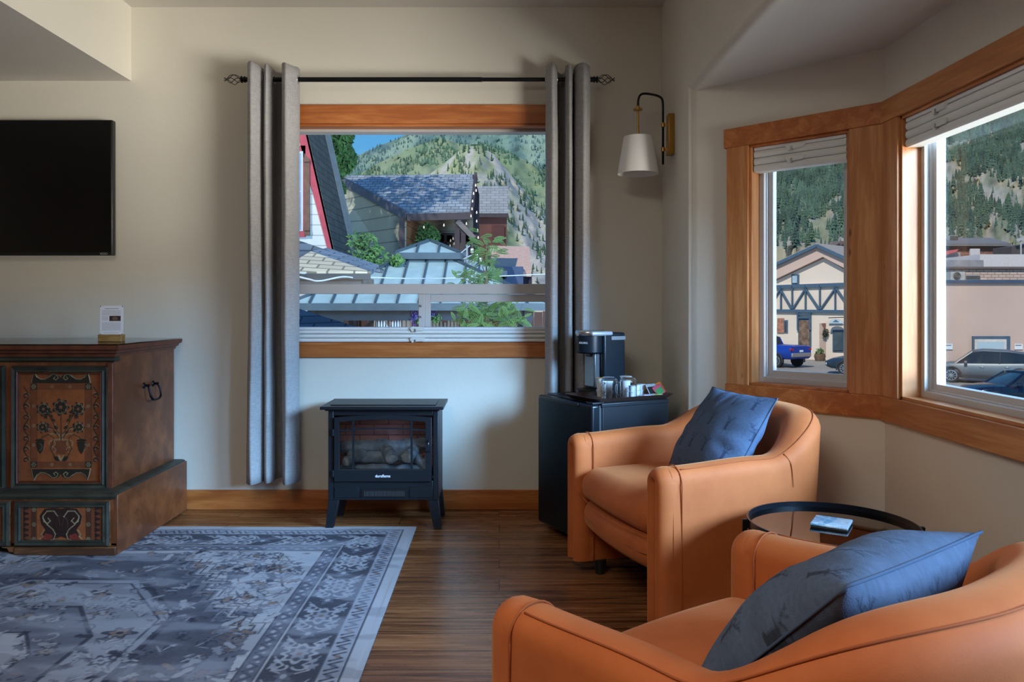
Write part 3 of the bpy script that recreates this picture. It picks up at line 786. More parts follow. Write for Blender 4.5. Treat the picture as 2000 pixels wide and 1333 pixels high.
MB().beam((tx+tr*math.cos(1.396), ty+tr*math.sin(1.396), .12), (tx-tr*math.cos(1.396), ty-tr*math.sin(1.396), .12), .012, .012).beam((tx-tr*math.sin(1.396), ty+tr*math.cos(1.396), .12), (tx+tr*math.sin(1.396), ty-tr*math.cos(1.396), .12), .012, .012).build('cross_brace', M_BLACK, tb)
t = NT('agate'); nn = t.noise(6, 6, t.co((6, 6, 6), (0, 0, .9)), .6, 2.0)
s3 = t.n('SeparateXYZ'); t.t.links.new(t.co((1, 1, 1), (0, 0, .25)), s3.inputs[0])
sel = t.ramp(t.math('ADD', s3.outputs['X'], .5), [(.503, (0, 0, 0, 1)), (.509, (1, 1, 1, 1))])
M_COAST = t.fin(t.mix(sel, t.ramp(nn, [(.35, C(70, 130, 165)), (.5, C(110, 165, 190)), (.62, C(190, 210, 220))]), t.ramp(nn, [(.4, C(165, 190, 205)), (.6, C(205, 220, 228))])), .3)
co_ = thing('coaster', 'square blue and white marbled coaster lying on the glass side table', 'coaster', (.985, 2.283, tz-.010), math.radians(-32))
MB().rbox((0, 0, .0085), (.052, .052, .0045), .004, 3, 2).build('stone_top', M_COAST, co_, smooth=True, local=True)
MB().rbox((0, 0, .002), (.050, .050, .002), .0015, 3, 2).build('cork_base', plain('cork', C(60, 54, 50), .8), co_, smooth=True, local=True)

# ------------------------------------------------------------------ mini fridge
fo = Vector((.403, 3.366, 0)); fu = Vector((-.4636, .886, 0)).normalized(); fv = Vector((.886, .4636, 0)).normalized(); fz = Vector((0, 0, 1))
M_FR = plain('fridge_black', C(18, 22, 28), .38, .1, var=.05); M_FRD = plain('fridge_door_black', C(14, 22, 30), .3, .15, var=.05)
fg = thing('mini_fridge', 'small black fridge standing in the corner under the coffee maker', 'fridge', fo+fu*.23+fv*.2)
MB().fbox(fo, fu, fv, fz, (0, .058, .02), (.464, .43, .652)).build('cabinet', M_FR, fg, bevel=.004)
MB().fbox(fo, fu, fv, fz, (-.001, .054, .640), (.465, .432, .66)).build('top_panel', M_FR, fg, bevel=.004)
MB().fbox(fo, fu, fv, fz, (0, 0, .035), (.464, .048, .655)).build('door', M_FRD, fg, bevel=.012, seg=4)
MB().fbox(fo, fu, fv, fz, (.006, .046, .04), (.458, .058, .65)).build('door_gasket', plain('gasket_grey', C(60, 62, 66), .8, var=0), fg)
MB().fbox(fo, fu, fv, fz, (.01, .012, .655), (.06, .075, .664)).build('hinge_cover', M_BLKPL, fg, bevel=.002)
MB().fbox(fo, fu, fv, fz, (.10, -.006, .636), (.42, .002, .652)).build('grip', M_BLKPL, fg, bevel=.003)
for a, b in ((.03, .09), (.43, .09), (.03, .40), (.43, .40)):
    q = fo+fu*a+fv*b; MB().cyl((q.x, q.y, 0), (q.x, q.y, .022), .016).build('foot', M_BLKPL, fg)
FT = .66
# coffee maker, facing the same way as the fridge door
M_KBL = plain('brewer_body', C(18, 30, 40), .32, .1, var=.03); M_KGR = plain('brewer_grey', C(120, 124, 128), .28, .7, var=.05)
ko = fo+fu*.362+fv*.275+fz*FT
km = thing('coffee_maker', 'black single cup coffee maker with a silver lid on the fridge', 'coffee maker', ko)
X_, Y_ = -fv, fu                                  # X_ = brewer's front, Y_ = away from the camera
X_ = -fv
def kb(a, b): return MB().fbox(ko, X_, Y_, fz, a, b)
kb((-.125, -.075, .0), (.005, .075, .300)).build('body', M_KBL, km, bevel=.010, seg=3)
kb((-.126, -.076, .262), (-.040, .076, .282)).build('tank_lid', plain('clear_grey', C(140, 146, 150), .2, var=.03), km, bevel=.003)
kb((.005, -.045, .03), (.040, .045, .20)).build('spout_column', M_KGR, km, bevel=.006)
hd = MB()
def oval(z, k=1.0, ex=0):
    return [ko+X_*(.035+(.072*k+ex)*math.cos(a))+Y_*(.068*k*math.sin(a))+fz*z for a in [2*math.pi*i/32 for i in range(32)]]
def stack(rs):
    vs = []; fs = []; n = 32
    for r_ in rs: vs += r_
    for j in range(len(rs)-1):
        for i in range(n): fs.append((j*n+i, j*n+(i+1) % n, (j+1)*n+(i+1) % n, (j+1)*n+i))
    fs += [tuple(range(n)), tuple(range((len(rs)-1)*n, len(rs)*n))]
    return MB().add(vs, fs)
stack([oval(.198, .9), oval(.204), oval(.285)]).build('brew_head', M_KBL, km, smooth=40)
stack([oval(.286, 1.0), oval(.292, 1.03), oval(.304, 1.03), oval(.310, .97)]).build('lid', M_CHROME, km, smooth=40)
kb((-.050, -.0775, .284), (.075, .0775, .306)).build('lid_handle', plain('silver_plastic', C(196, 204, 214), .3, .4, var=.02), km, bevel=.009, seg=4)
stack([oval(0.0, .98), oval(.018, .98), oval(.022, .92)]).build('drip_tray', M_BLKPL, km, smooth=40)
kb((.020, -.02, .18), (.05, .02, .20)).build('nozzle', M_BLKPL, km, bevel=.003)
RX = Matrix((Y_*-1, fz, X_)).transposed().to_4x4()
qv = ko+X_*(.035+.074*math.cos(-.55))+Y_*(.070*math.sin(-.55))+fz*.250
nx = (X_*math.cos(-.55)+Y_*math.sin(-.55)).normalized(); rr_ = fz.cross(nx)
Mk = Matrix((rr_, fz, nx)).transposed().to_4x4(); Mk.translation = qv
text('KEURIG', .0135, M_WHITEP, km, Mk, 'brand_lettering')

# tray with mugs, cups and sachets
to_ = fo+fu*.136+fv*.250+fz*FT
tray = thing('serving_tray', 'dark brown oblong tray of mugs and sachets on the fridge', 'tray', to_)
M_TRAY = plain('tray_brown', C(66, 48, 42), .3, var=.1)
def trm(m): return m.tf(Matrix.Translation(to_) @ Matrix((fv, fu, fz)).transposed().to_4x4())
hx, hy = .228, .128
def ro(hx, hy, r_, z):
    out = []
    for k, (sx, sy_) in enumerate(((1, 1), (-1, 1), (-1, -1), (1, -1))):
        for i in range(7):
            a = math.pi/2*(k+i/6); out.append((sx*(hx-r_)+r_*math.cos(a), sy_*(hy-r_)+r_*math.sin(a), z))
    return out
prof = [(hx-.03, hy-.03, 0), (hx-.018, hy-.018, 0), (hx, hy, .018), (hx+.002, hy+.002, .020), (hx-.002, hy-.002, .019), (hx-.020, hy-.020, .004), (hx-.03, hy-.03, .004)]
vs = []; fs = []; n = 28
for a, b, z in prof: vs += ro(a, b, .03, z)
for j in range(len(prof)-1):
    for i in range(n): fs.append((j*n+i, j*n+(i+1) % n, (j+1)*n+(i+1) % n, (j+1)*n+i))
fs += [tuple(range(n)), tuple(range((len(prof)-1)*n, len(prof)*n))]
trm(MB().add(vs, fs)).build('tray_body', M_TRAY, tray, smooth=40)
M_GL = NT('mug_glass').fin((1, 1, 1, 1), .01, Transmission_Weight=1.0, IOR=1.22)
def tp(x, y, z=.004): return to_+fv*x+fu*y+fz*z
def mug(label, x, y, ang):
    c = tp(x, y); g = thing('glass_mug', label, 'mug', c, group='clear glass mugs on the tray')
    # mugs stand upside down, as in the picture the rounded base is uppermost
    MB().lathe([(.038, 0), (.039, .002), (.039, .075), (.036, .088), (.027, .096), (0, .097), (0, .090), (.024, .089), (.033, .083), (.0355, .074), (.0355, 0), (.038, 0)], c, 32).build('cup', M_GL, g, smooth=60)
    d = fv*math.cos(ang)+fu*math.sin(ang)
    pts = crom([c+d*.036+fz*.018, c+d*.054+fz*.020, c+d*.064+fz*.035, c+d*.064+fz*.058, c+d*.054+fz*.072, c+d*.036+fz*.074], 5)
    MB().tube(pts, .0045, 8).build('handle', M_GL, g, smooth=True)
    return g
mug('clear glass mug upside down on the tray, the left one', -.082, -.035, math.radians(200))
mug('clear glass mug upside down on the tray, the right one', .005, -.062, math.radians(175))
M_PAPER = plain('white_paper_cup', C(232, 234, 236), .6, var=.01)
def cup(name, label, cat, c, r0, r1, h, group, lidm=None):
    g = thing(name, label, cat, c, group=group)
    MB().lathe([(0, 0), (r0, 0), (r1, h-.002), (r1+.002, h-.002), (r1+.002, h), (r1-.001, h) if not lidm else (0, h)]+([(r0-.001, .002), (0, .002)] if not lidm else []), c, 24).build('cup_body', M_PAPER, g, smooth=40)
    if lidm: MB().cyl(c+fz*h, c+fz*(h+.0012), r1+.003, n=24).build('foil_lid', lidm, g, smooth=40)
    return g
M_FOILW = plain('foil_white', C(224, 224, 228), .3, .3, var=.04); M_FOILO = plain('foil_orange', C(214, 160, 80), .35, .3, var=.1)
cup('coffee_pod', 'white coffee pod with an orange lid behind the mugs', 'coffee pod', tp(-.06, .060, .032), .019, .025, .058, 'coffee pods on the tray', M_FOILO)
cup('coffee_pod', 'white coffee pod behind the two glass mugs, in the middle', 'coffee pod', tp(-.008, .075, .034), .019, .025, .056, 'coffee pods on the tray', M_FOILW)
cup('coffee_pod', 'white coffee pod standing right of the coffee maker, the tallest', 'coffee pod', tp(.072, .045, .034), .019, .026, .060, 'coffee pods on the tray', M_FOILW)
# the pods stand on a low stack of further pods
for x, y in ((-.06, .060), (-.008, .075), (.072, .045)):
    cup('coffee_pod', 'white coffee pod at the bottom of a stack of pods on the tray', 'coffee pod', tp(x, y), .018, .022, .029, 'lower coffee pods on the tray', M_FOILW)
for i, (x, y) in enumerate(((.060, -.020), (.096, -.008), (.132, .004))):
    for k in range(2):
        cup('creamer_cup', 'small white creamer cup on the tray, %s row of the %s pair' % (('lower', 'upper')[k], ('left', 'middle', 'right')[i]), 'creamer', tp(x, y, .004+k*.0275), .0125, .0155, .0258, 'creamer cups on the tray', M_FOILW)
def packet(label, c, rx, ry_, rzz, cols, sz=(.062, .042), cat='sachet'):
    g = thing('sachet', label, cat, c, group='sachets on the tray')
    M = Matrix.Translation(c) @ Matrix((fv, fu, fz)).transposed().to_4x4() @ Matrix.Rotation(rzz, 4, 'Z') @ Matrix.Rotation(ry_, 4, 'Y') @ Matrix.Rotation(rx, 4, 'X')
    w, h = sz
    def puff(q): return (q[0], q[1], q[2]*(1-.75*max(abs(q[0])/w*2, abs(q[1])/h*2)**3))
    MB().rbox((0, 0, .003), (w/2, h/2, .003), .002, 2, 8, puff).tf(M).build('packet', plain('packet_'+str(len(MATS)), cols[0], .45, var=.25, vs=60), g, smooth=True)
    MB().box((-w/2+.004, -h/2+.004, .0058), (w/2-.012, h/2-.016, .0066)).tf(M).build('printed_band', plain('print_'+str(len(MATS)), cols[1], .45, var=.1), g)
    return g
packet('pink sweetener sachet lying flat at the front of the tray', tp(.100, -.088, .005), 0, 0, .2, (C(226, 190, 205), C(236, 228, 232)))
packet('white sugar sachet with lilac print lying beside the pink one', tp(.120, -.066, .010), 0, .05, -.3, (C(220, 218, 226), C(170, 150, 190)))
packet('pale yellow sachet lying at the right of the tray', tp(.160, -.070, .008), 0, 0, .4, (C(226, 226, 160), C(200, 210, 120)))
packet('green and cream sachet lying under the tea packets', tp(.178, -.045, .008), 0, 0, -.2, (C(214, 220, 200), C(140, 170, 110)))
packet('black and silver tea packet propped on the tray edge', tp(.168, -.030, .034), math.radians(60), 0, .25, (C(150, 150, 152), C(28, 26, 28)), (.075, .055), 'tea packet')
packet('orange and red tea packet leaning over the right tray edge', tp(.212, -.022, .034), math.radians(52), math.radians(-16), .1, (C(214, 130, 50), C(30, 30, 32)), (.07, .055), 'tea packet')
packet('pink and green tea packet between the black and the orange one', tp(.200, -.042, .030), math.radians(55), math.radians(-20), .2, (C(190, 70, 90), C(60, 130, 70)), (.06, .05), 'tea packet')

# ------------------------------------------------------------------ electric stove heater
hx0, hx1, hyf, hyb = -.833, -.296, 3.75, 4.02
M_ST = plain('stove_black', C(26, 32, 38), .42, .3, var=.06)
sv = thing('stove_heater', 'black electric stove heater with glass door under the wide window', 'stove heater', ((hx0+hx1)/2, 3.88, 0))
m = MB().box((hx0, 3.802, .143), (hx0+.012, hyb-.01, .585)).box((hx1-.012, 3.802, .143), (hx1, hyb-.01, .585)).box((hx0, hyb-.01, .143), (hx1, hyb, .585)).box((hx0+.012, 3.802, .143), (hx1-.012, hyb-.01, .155))
m.box((hx0, hyf, .143), (hx0+.026, 3.802, .585)).box((hx1-.026, hyf, .143), (hx1, 3.802, .585)).box((hx0+.026, hyf+.001, .555), (hx1-.026, 3.800, .5845)).box((hx0+.026, hyf+.001, .1435), (hx1-.026, 3.800, .238))
m.build('body', M_ST, sv, bevel=.003)
m = MB(); tx0, tx1, ty0, ty1 = -.866, -.270, 3.715, 4.045
m.box((tx0, ty0, .588), (tx1, ty1, .603)); m.box((tx0+.02, ty0+.02, .580), (tx1-.02, ty1-.02, .588)); m.box((tx0+.04, ty0+.05, .603), (tx1-.04, ty1-.04, .607))
m.build('top_plate', M_ST, sv, bevel=.004)
# door with arched head
def sx(px, Y=3.742): return (px-CX)/F*Y
def sz(py, Y=3.742): return H-(py-CY)/F*Y
d0, d1, dz0, dz1 = sx(653), sx(843), sz(941), sz(816)
g0, g1, gz0, gz1 = sx(663), sx(831), sz(917), sz(826)
dm = (d0+d1)/2
def archz(x, top, rise): return top+rise*(1-((x-dm)/((d1-d0)/2))**2)
m = MB(); K = 20
outer = [(d0, dz0), (d1, dz0)]+[(d1+(d0-d1)*i/K, archz(d1+(d0-d1)*i/K, dz1, .012)) for i in range(K+1)]
inner = [(g0, gz0), (g1, gz0)]+[(g1+(g0-g1)*i/K, archz(g1+(g0-g1)*i/K, gz1, .014)) for i in range(K+1)]
n = len(outer)
vs = [(x, 3.735, z) for x, z in outer]+[(x, 3.735, z) for x, z in inner]+[(x, 3.752, z) for x, z in outer]+[(x, 3.752, z) for x, z in inner]
fs = []
for i in range(n):
    j = (i+1) % n; fs += [(i, j, n+j, n+i), (2*n+i, 3*n+i, 3*n+j, 2*n+j), (i, 2*n+i, 2*n+j, j), (n+i, n+j, 3*n+j, 3*n+i)]
door = m.add(vs, fs).build('door', M_ST, sv, bevel=.0015)
m = MB()
for xx in (sx(690), sx(804)): m.box((xx-.005, 3.736, gz0), (xx+.005, 3.744, gz1+.012))
pts = [(g0+(g1-g0)*i/K, 3.740, archz(g0+(g1-g0)*i/K, sz(842), .012)) for i in range(K+1)]
m.tube(pts, .005, 4)
m.build('glazing_bars', M_ST, door)
MB().box((g0, 3.746, gz0), (g1, 3.748, gz1+.014)).build('door_glass', glass('stove_glass', (.9, .93, .95, 1), 1.0), door)
for zz in (sz(845), sz(925)):
    MB().cyl((d0-.006, 3.738, zz-.016), (d0-.006, 3.738, zz+.016), .006, n=10).box((d0-.016, 3.737, zz-.006), (d0+.01, 3.743, zz+.006)).build('hinge', M_ST, sv)
MB().tube(crom([(sx(838), 3.735, sz(860)), (sx(838), 3.715, sz(863)), (sx(838), 3.712, sz(872)), (sx(838), 3.720, sz(880)), (sx(838), 3.735, sz(882))], 4), .0035, 8).build('door_handle', plain('dark_chrome', C(90, 100, 110), .2, .9, var=0), sv, smooth=True)
# fire box: brick back, side panels, logs and embers
t = NT('firebox_brick'); cb = t.n('CombineXYZ'); s3 = t.n('SeparateXYZ'); g_ = t.n('TexCoord'); t.t.links.new(g_.outputs['Object'], s3.inputs[0])
t.t.links.new(s3.outputs[0], cb.inputs[0]); t.t.links.new(s3.outputs[2], cb.inputs[1])
br = t.n('TexBrick'); t.t.links.new(cb.outputs[0], br.inputs['Vector']); br.inputs['Scale'].default_value = 1; br.inputs['Brick Width'].default_value = .147; br.inputs['Row Height'].default_value = .054; br.inputs['Mortar Size'].default_value = .003
br.inputs['Color1'].default_value = C(226, 140, 128); br.inputs['Color2'].default_value = C(236, 156, 144); br.inputs['Mortar'].default_value = C(40, 36, 38)
M_FBR = t.fin(t.mix(t.noise(30, 4), br.outputs['Color'], dk(C(220, 140, 130), .8)), .8)
MB().box((hx0+.015, 3.93, .22), (hx1-.015, 3.94, .56)).build('brick_panel', M_FBR, sv)
MB().box((hx0+.015, 3.80, .22), (hx1-.015, 3.93, .235)).build('firebed', plain('ash_grey', C(130, 144, 156), .9, var=.4, vs=30, bump=.6, bs=40), sv)
M_LOG = plain('grey_log', C(168, 184, 196), .85, var=.45, vs=22, bump=.9, bs=30); M_LEND = plain('log_cut_end', C(210, 216, 216), .8, var=.25, vs=40, bump=.4)
rng = random.Random(4)
def log(p, q, r_, end=False):
    p = Vector(p); q = Vector(q); d = q-p; pts = []; rs = []
    for i in range(15):
        t_ = i/14; pts.append(p+d*t_+Vector((0, 0, .008*noise.noise(Vector((t_*4, p.x*20, 1)))))); rs.append(r_*(.9+.25*noise.noise(Vector((t_*5, p.x*30, 3)))))
    m = MB().tube(pts, rs, 14)
    m.v = [tuple(Vector(v)+Vector((noise.noise(Vector(v)*60), noise.noise(Vector(v)*60+Vector((5, 5, 5))), noise.noise(Vector(v)*50+Vector((9, 1, 2)))))*.008) for v in m.v]
    o = m.build('log', M_LOG, sv, smooth=True)
    if end:
        m = MB().lathe([(0, .004), (r_*.5, .003), (r_*.92, 0), (r_*.9, -.006)], (0, 0, 0), 14)
        dd = (p-q).normalized(); m.tf(Matrix.Translation(p+dd*.002) @ dd.to_track_quat('Z', 'Y').to_matrix().to_4x4())
        m.v = [tuple(Vector(v)+Vector((noise.noise(Vector(v)*90), 0, noise.noise(Vector(v)*90+Vector((5, 5, 5)))))*.006) for v in m.v]
        m.build('cut_end', M_LEND, o, smooth=True)
log((-.80, 3.86, .262), (-.36, 3.88, .262), .034); log((-.76, 3.90, .325), (-.40, 3.89, .335), .036); log((-.527, 3.785, .342), (-.58, 3.90, .37), .034, True)
log((-.457, 3.785, .340), (-.42, 3.90, .365), .030, True); log((-.755, 3.79, .32), (-.68, 3.89, .35), .024, True); log((-.80, 3.905, .375), (-.36, 3.905, .39), .032); log((-.34, 3.82, .262), (-.44, 3.90, .355), .026)
for i in range(22):
    x = -.80+.46*rng.random(); m = MB().rbox((x, 3.79+.06*rng.random(), .245), (.014+.012*rng.random(), .014, .012), .008, 2, 2)
    m.v = [tuple(Vector(v)+Vector((noise.noise(Vector(v)*80), noise.noise(Vector(v)*70), noise.noise(Vector(v)*75)))*.006) for v in m.v]
    m.build('ember', M_LOG, sv, smooth=True)
# lower grille
m = MB().box((sx(706), 3.744, sz(972)), (sx(795), 3.750, sz(956))); m.build('vent_recess', M_BLKPL, sv)
m = MB()
for i in range(27): xx = sx(712)+(sx(789)-sx(712))*i/26; m.box((xx-.0014, 3.741, sz(970)), (xx+.0014, 3.746, sz(960)))
m.build('vent_grille', plain('vent_metal', C(120, 124, 126), .35, .8, var=0), sv)
for a, b in ((653, 700), (800, 843)): MB().box((sx(a), 3.746, sz(973)), (sx(b), 3.750, sz(953))).build('lower_panel', M_ST, sv, bevel=.001)
for sxn, xx in ((-1, hx0), (1, hx1)):
    for fy, yy in ((-1, 3.775), (1, 4.0)):
        w = .054; a = xx-sxn*.0; top = [(a, yy-.02), (a-sxn*w, yy-.02), (a-sxn*w, yy+.02), (a, yy+.02)]
        b = xx+sxn*.014; bt = [(b, yy-.018+fy*.008), (b-sxn*.036, yy-.018+fy*.008), (b-sxn*.036, yy+.016+fy*.008), (b, yy+.016+fy*.008)]
        vs = [(x, y, .150) for x, y in top]+[(x-(0), y, .0) for x, y in bt]
        MB().add(vs, [(0, 1, 2, 3), (7, 6, 5, 4), (0, 4, 5, 1), (1, 5, 6, 2), (2, 6, 7, 3), (3, 7, 4, 0)]).build('leg', M_ST, sv, bevel=.002)
text('duraflame', .0185, M_WHITEP, sv, Matrix.Translation((sx(748), 3.7345, sz(930))) @ Mx, 'brand_lettering', bold=.0004)

# ------------------------------------------------------------------ info card on the chest
cd = thing('info_card', 'printed white card in a small wooden block on top of the chest', 'card', (-1.842, 3.66, .921))
ccx = -1.842; cyy = 3.66; cz = .921
MB().box((ccx-.055, cyy-.022, cz), (ccx+.055, cyy+.022, cz+.034)).build('wooden_block', wood('pale_wood', C(150, 112, 62), C(184, 146, 90), (6, 30, 30), .5, knots=False), cd, bevel=.002)
cvc = Canvas(.108, .136, .0009, C(232, 232, 236))
rng = random.Random(3); tcx = C(120, 122, 130)
def tl(y, x0, x1):
    x = x0
    while x < x1: w = .003+.006*rng.random(); cvc.rect(x, y, min(x1, x+w), y+.0013, tcx, .75); x += w+.0015
cvc.rect(.022, .122, .088, .1245, C(70, 70, 76), .8)
for i in range(7): tl(.114-.0036*i, .010, .098)
cvc.rect(.044, .064, .098, .089, C(44, 34, 38)); cvc.ell((.071, .0765), .014, .008, C(120, 90, 80)); cvc.rect(.047, .067, .095, .069, C(110, 84, 78))
for i in range(6): tl(.086-.0036*i, .010, .040)
for i in range(11): tl(.056-.0036*i, .010, .098)
cvc.rect(.020, .008, .088, .0095, tcx, .8)
for a, b in ((0, 0), (.108, 0), (0, .136), (.108, .136)): cvc.ell((a, b), .005, .005, C(30, 26, 26))
mc = attr_mat('card_print', .5)
cvc.build('card_face', mc, cd, lambda X, Y, Z: np.stack([ccx-.054+X, np.full_like(X, cyy-.0035)+(Y*.02), cz+.033+Y], -1))
MB().add([(ccx-.055, cyy-.003, cz+.03), (ccx+.055, cyy-.003, cz+.03), (ccx+.055, cyy-.003+.0028, cz+.17), (ccx-.055, cyy-.003+.0028, cz+.17), (ccx-.055, cyy, cz+.03), (ccx+.055, cyy, cz+.03), (ccx+.055, cyy+.0028, cz+.17), (ccx-.055, cyy+.0028, cz+.17)],
         [(0, 1, 2, 3), (7, 6, 5, 4), (0, 4, 5, 1), (1, 5, 6, 2), (2, 6, 7, 3), (3, 7, 4, 0)]).build('card_backing', M_WHITEP, cd)
# ------------------------------------------------------------------ painted chest
M_CH = wood('chest_wood', C(104, 55, 30), C(152, 86, 48), (10, 2.0, 2.0), .38, .25, knots=False)
M_CHF = wood('chest_front_wood', C(84, 52, 32), C(136, 88, 50), (2, 10, 14), .42, .3, knots=False)
M_CHG = plain('worn_green_paint', C(52, 52, 42), .5, var=.45, vs=14, bump=.4, bs=40)
M_CHR = plain('worn_red_brown_paint', C(104, 54, 34), .5, var=.35, vs=18, bump=.4, bs=40)
bx0, bx1 = -3.135, -1.730; bf = 3.455; bb = 4.10
ch = thing('chest', 'carved and painted dark wooden chest standing half on the rug', 'chest', ((bx0+bx1)/2, 3.78, 0))
MB().box((bx0, bf, .26), (bx1, bb, .875)).build('body', M_CH, ch, bevel=.004)
# lid with stepped moulding
lid = MB()
prof = [(0, .862), (.006, .862), (.010, .874), (.022, .880), (.026, .890), (.040, .896), (.044, .915), (0, .915)]
def mould(prof, x0, x1, y0, y1):                  # moulding around front and both ends, mitred
    m = MB(); k = len(prof); vs = []
    for (X, Y, sx_, sy_) in ((x0, y1, -1, 0), (x0, y0, -1, -1), (x1, y0, 1, -1), (x1, y1, 1, 0)):
        for o, z in prof: vs.append((X+sx_*o, Y+sy_*o, z))
    fs = []
    for s_ in range(3):
        for j in range(k): fs.append((s_*k+j, s_*k+(j+1) % k, (s_+1)*k+(j+1) % k, (s_+1)*k+j))
    fs += [tuple(range(k)), tuple(range(3*k, 4*k))]
    return m.add(vs, fs)
lidp = MB().box((bx0-.006, bf-.006, .872), (bx1+.006, bb, .9155)).build('lid', M_CH, ch)
mould(prof, bx0, bx1, bf, bb).build('lid_moulding', M_CHR, ch, smooth=25)
mould([(0, .838), (.004, .838), (.014, .846), (.010, .856), (.016, .862), (0, .862)], bx0, bx1-.0, bf, bf+.03).build('cornice_moulding', M_CHG, ch, smooth=25)
MB().box((bx0-.046, bf-.050, .9165), (bx1+.040, bb, .9205)).build('glass_cover', glass('chest_glass', (.86, .9, .88, 1), 1.0), ch)
# plinth: wider, with drawers in the front and a cut-out between bracket feet
px1 = -1.662; px0 = -3.203; pf = 3.335
m = MB().box((px0, pf+.012, .055), (px1, 4.09, .262)); m.build('plinth', M_CH, ch, bevel=.004)
MB().box((px1-.004, pf+.012, .008), (px1+.004, 4.09, .268)).build('plinth_side_board', M_CH, ch, bevel=.003)
for a, b in ((px0, px0+.46), (px1-.44, px1)):
    MB().box((a, pf-.002, .008), (b, pf+.03, .045)).build('bracket_foot', M_CHF, ch, bevel=.004)
for a, sg in ((px0+.46, 1), (px1-.44, -1)):
    m = MB(); pts = [(a, .045), (a+sg*.055, .045), (a+sg*.055, .040), (a+sg*.032, .038), (a+sg*.024, .024), (a+sg*.006, .020), (a, .01)]
    m.prism([(x, pf+.004, z) for x, z in pts], (0, .022, 0)).build('bracket_scroll', M_CHF, ch)
mould([(-.01, .250), (.004, .250), (.008, .262), (.002, .272), (-.01, .276), (-.12, .276), (-.12, .250)], px0+.01, px1-.01, pf+.012, 4.09).build('plinth_moulding', M_CHG, ch, smooth=25)
def frame(name, x0, x1, z0, z1, y, w, d, mat, par, prof=None):   # picture-frame moulding standing proud of a front
    prof = prof or [(0, 0), (.2, 1), (.55, .7), (.8, .95), (1, 0)]
    vs = []; k = len(prof)
    for (X, Z, sx_, sz_) in ((x0, z0, 1, 1), (x1, z0, -1, 1), (x1, z1, -1, -1), (x0, z1, 1, -1)):
        for a, b in prof: vs.append((X+sx_*a*w, y-b*d, Z+sz_*a*w))
    fs = []
    for s_ in range(4):
        for j in range(k-1): fs.append((s_*k+j, s_*k+j+1, ((s_+1) % 4)*k+j+1, ((s_+1) % 4)*k+j))
    return MB().add(vs, fs).build(name, mat, par, smooth=25)
OR = C(150, 82, 42); OR2 = C(116, 62, 36); DG = C(38, 36, 28); LT = C(168, 150, 112); RD = C(140, 52, 36); DB = C(48, 28, 24)
def rosette(cv, x, y, r_, al=.9):
    for k in range(6): cv.ell((x+r_*math.cos(k*math.pi/3), y+r_*math.sin(k*math.pi/3)), r_*.34, r_*.34, LT, al=al)
    cv.ell((x, y), r_*.3, r_*.3, LT, al=al)
def flower(cv, x, y, r_, c=DG):
    cv.ell((x, y), r_, r_, c, pet=.20, pn=7, dz=.002)
    for k in range(7):
        a = 2*math.pi*k/7; cv.arc((x+r_*.55*math.cos(a), y+r_*.55*math.sin(a)), r_*.30, a-1.4, a+1.4, .0009, LT, .55)
    cv.ell((x, y), r_*.26, r_*.26, OR2, al=.8); rosette(cv, x, y, r_*.14, .6)
def leaf(cv, a, b, w, c, al=1):
    pts = []; dx, dy = b[0]-a[0], b[1]-a[1]; L = math.hypot(dx, dy); nx, ny = -dy/L, dx/L
    for i in range(9): t = i/8; s_ = w*math.sin(math.pi*t); pts.append((a[0]+dx*t+nx*s_, a[1]+dy*t+ny*s_))
    for i in range(7, 0, -1): t = i/8; s_ = w*math.sin(math.pi*t); pts.append((a[0]+dx*t-nx*s_, a[1]+dy*t-ny*s_))
    cv.poly(pts, c, al, .001)
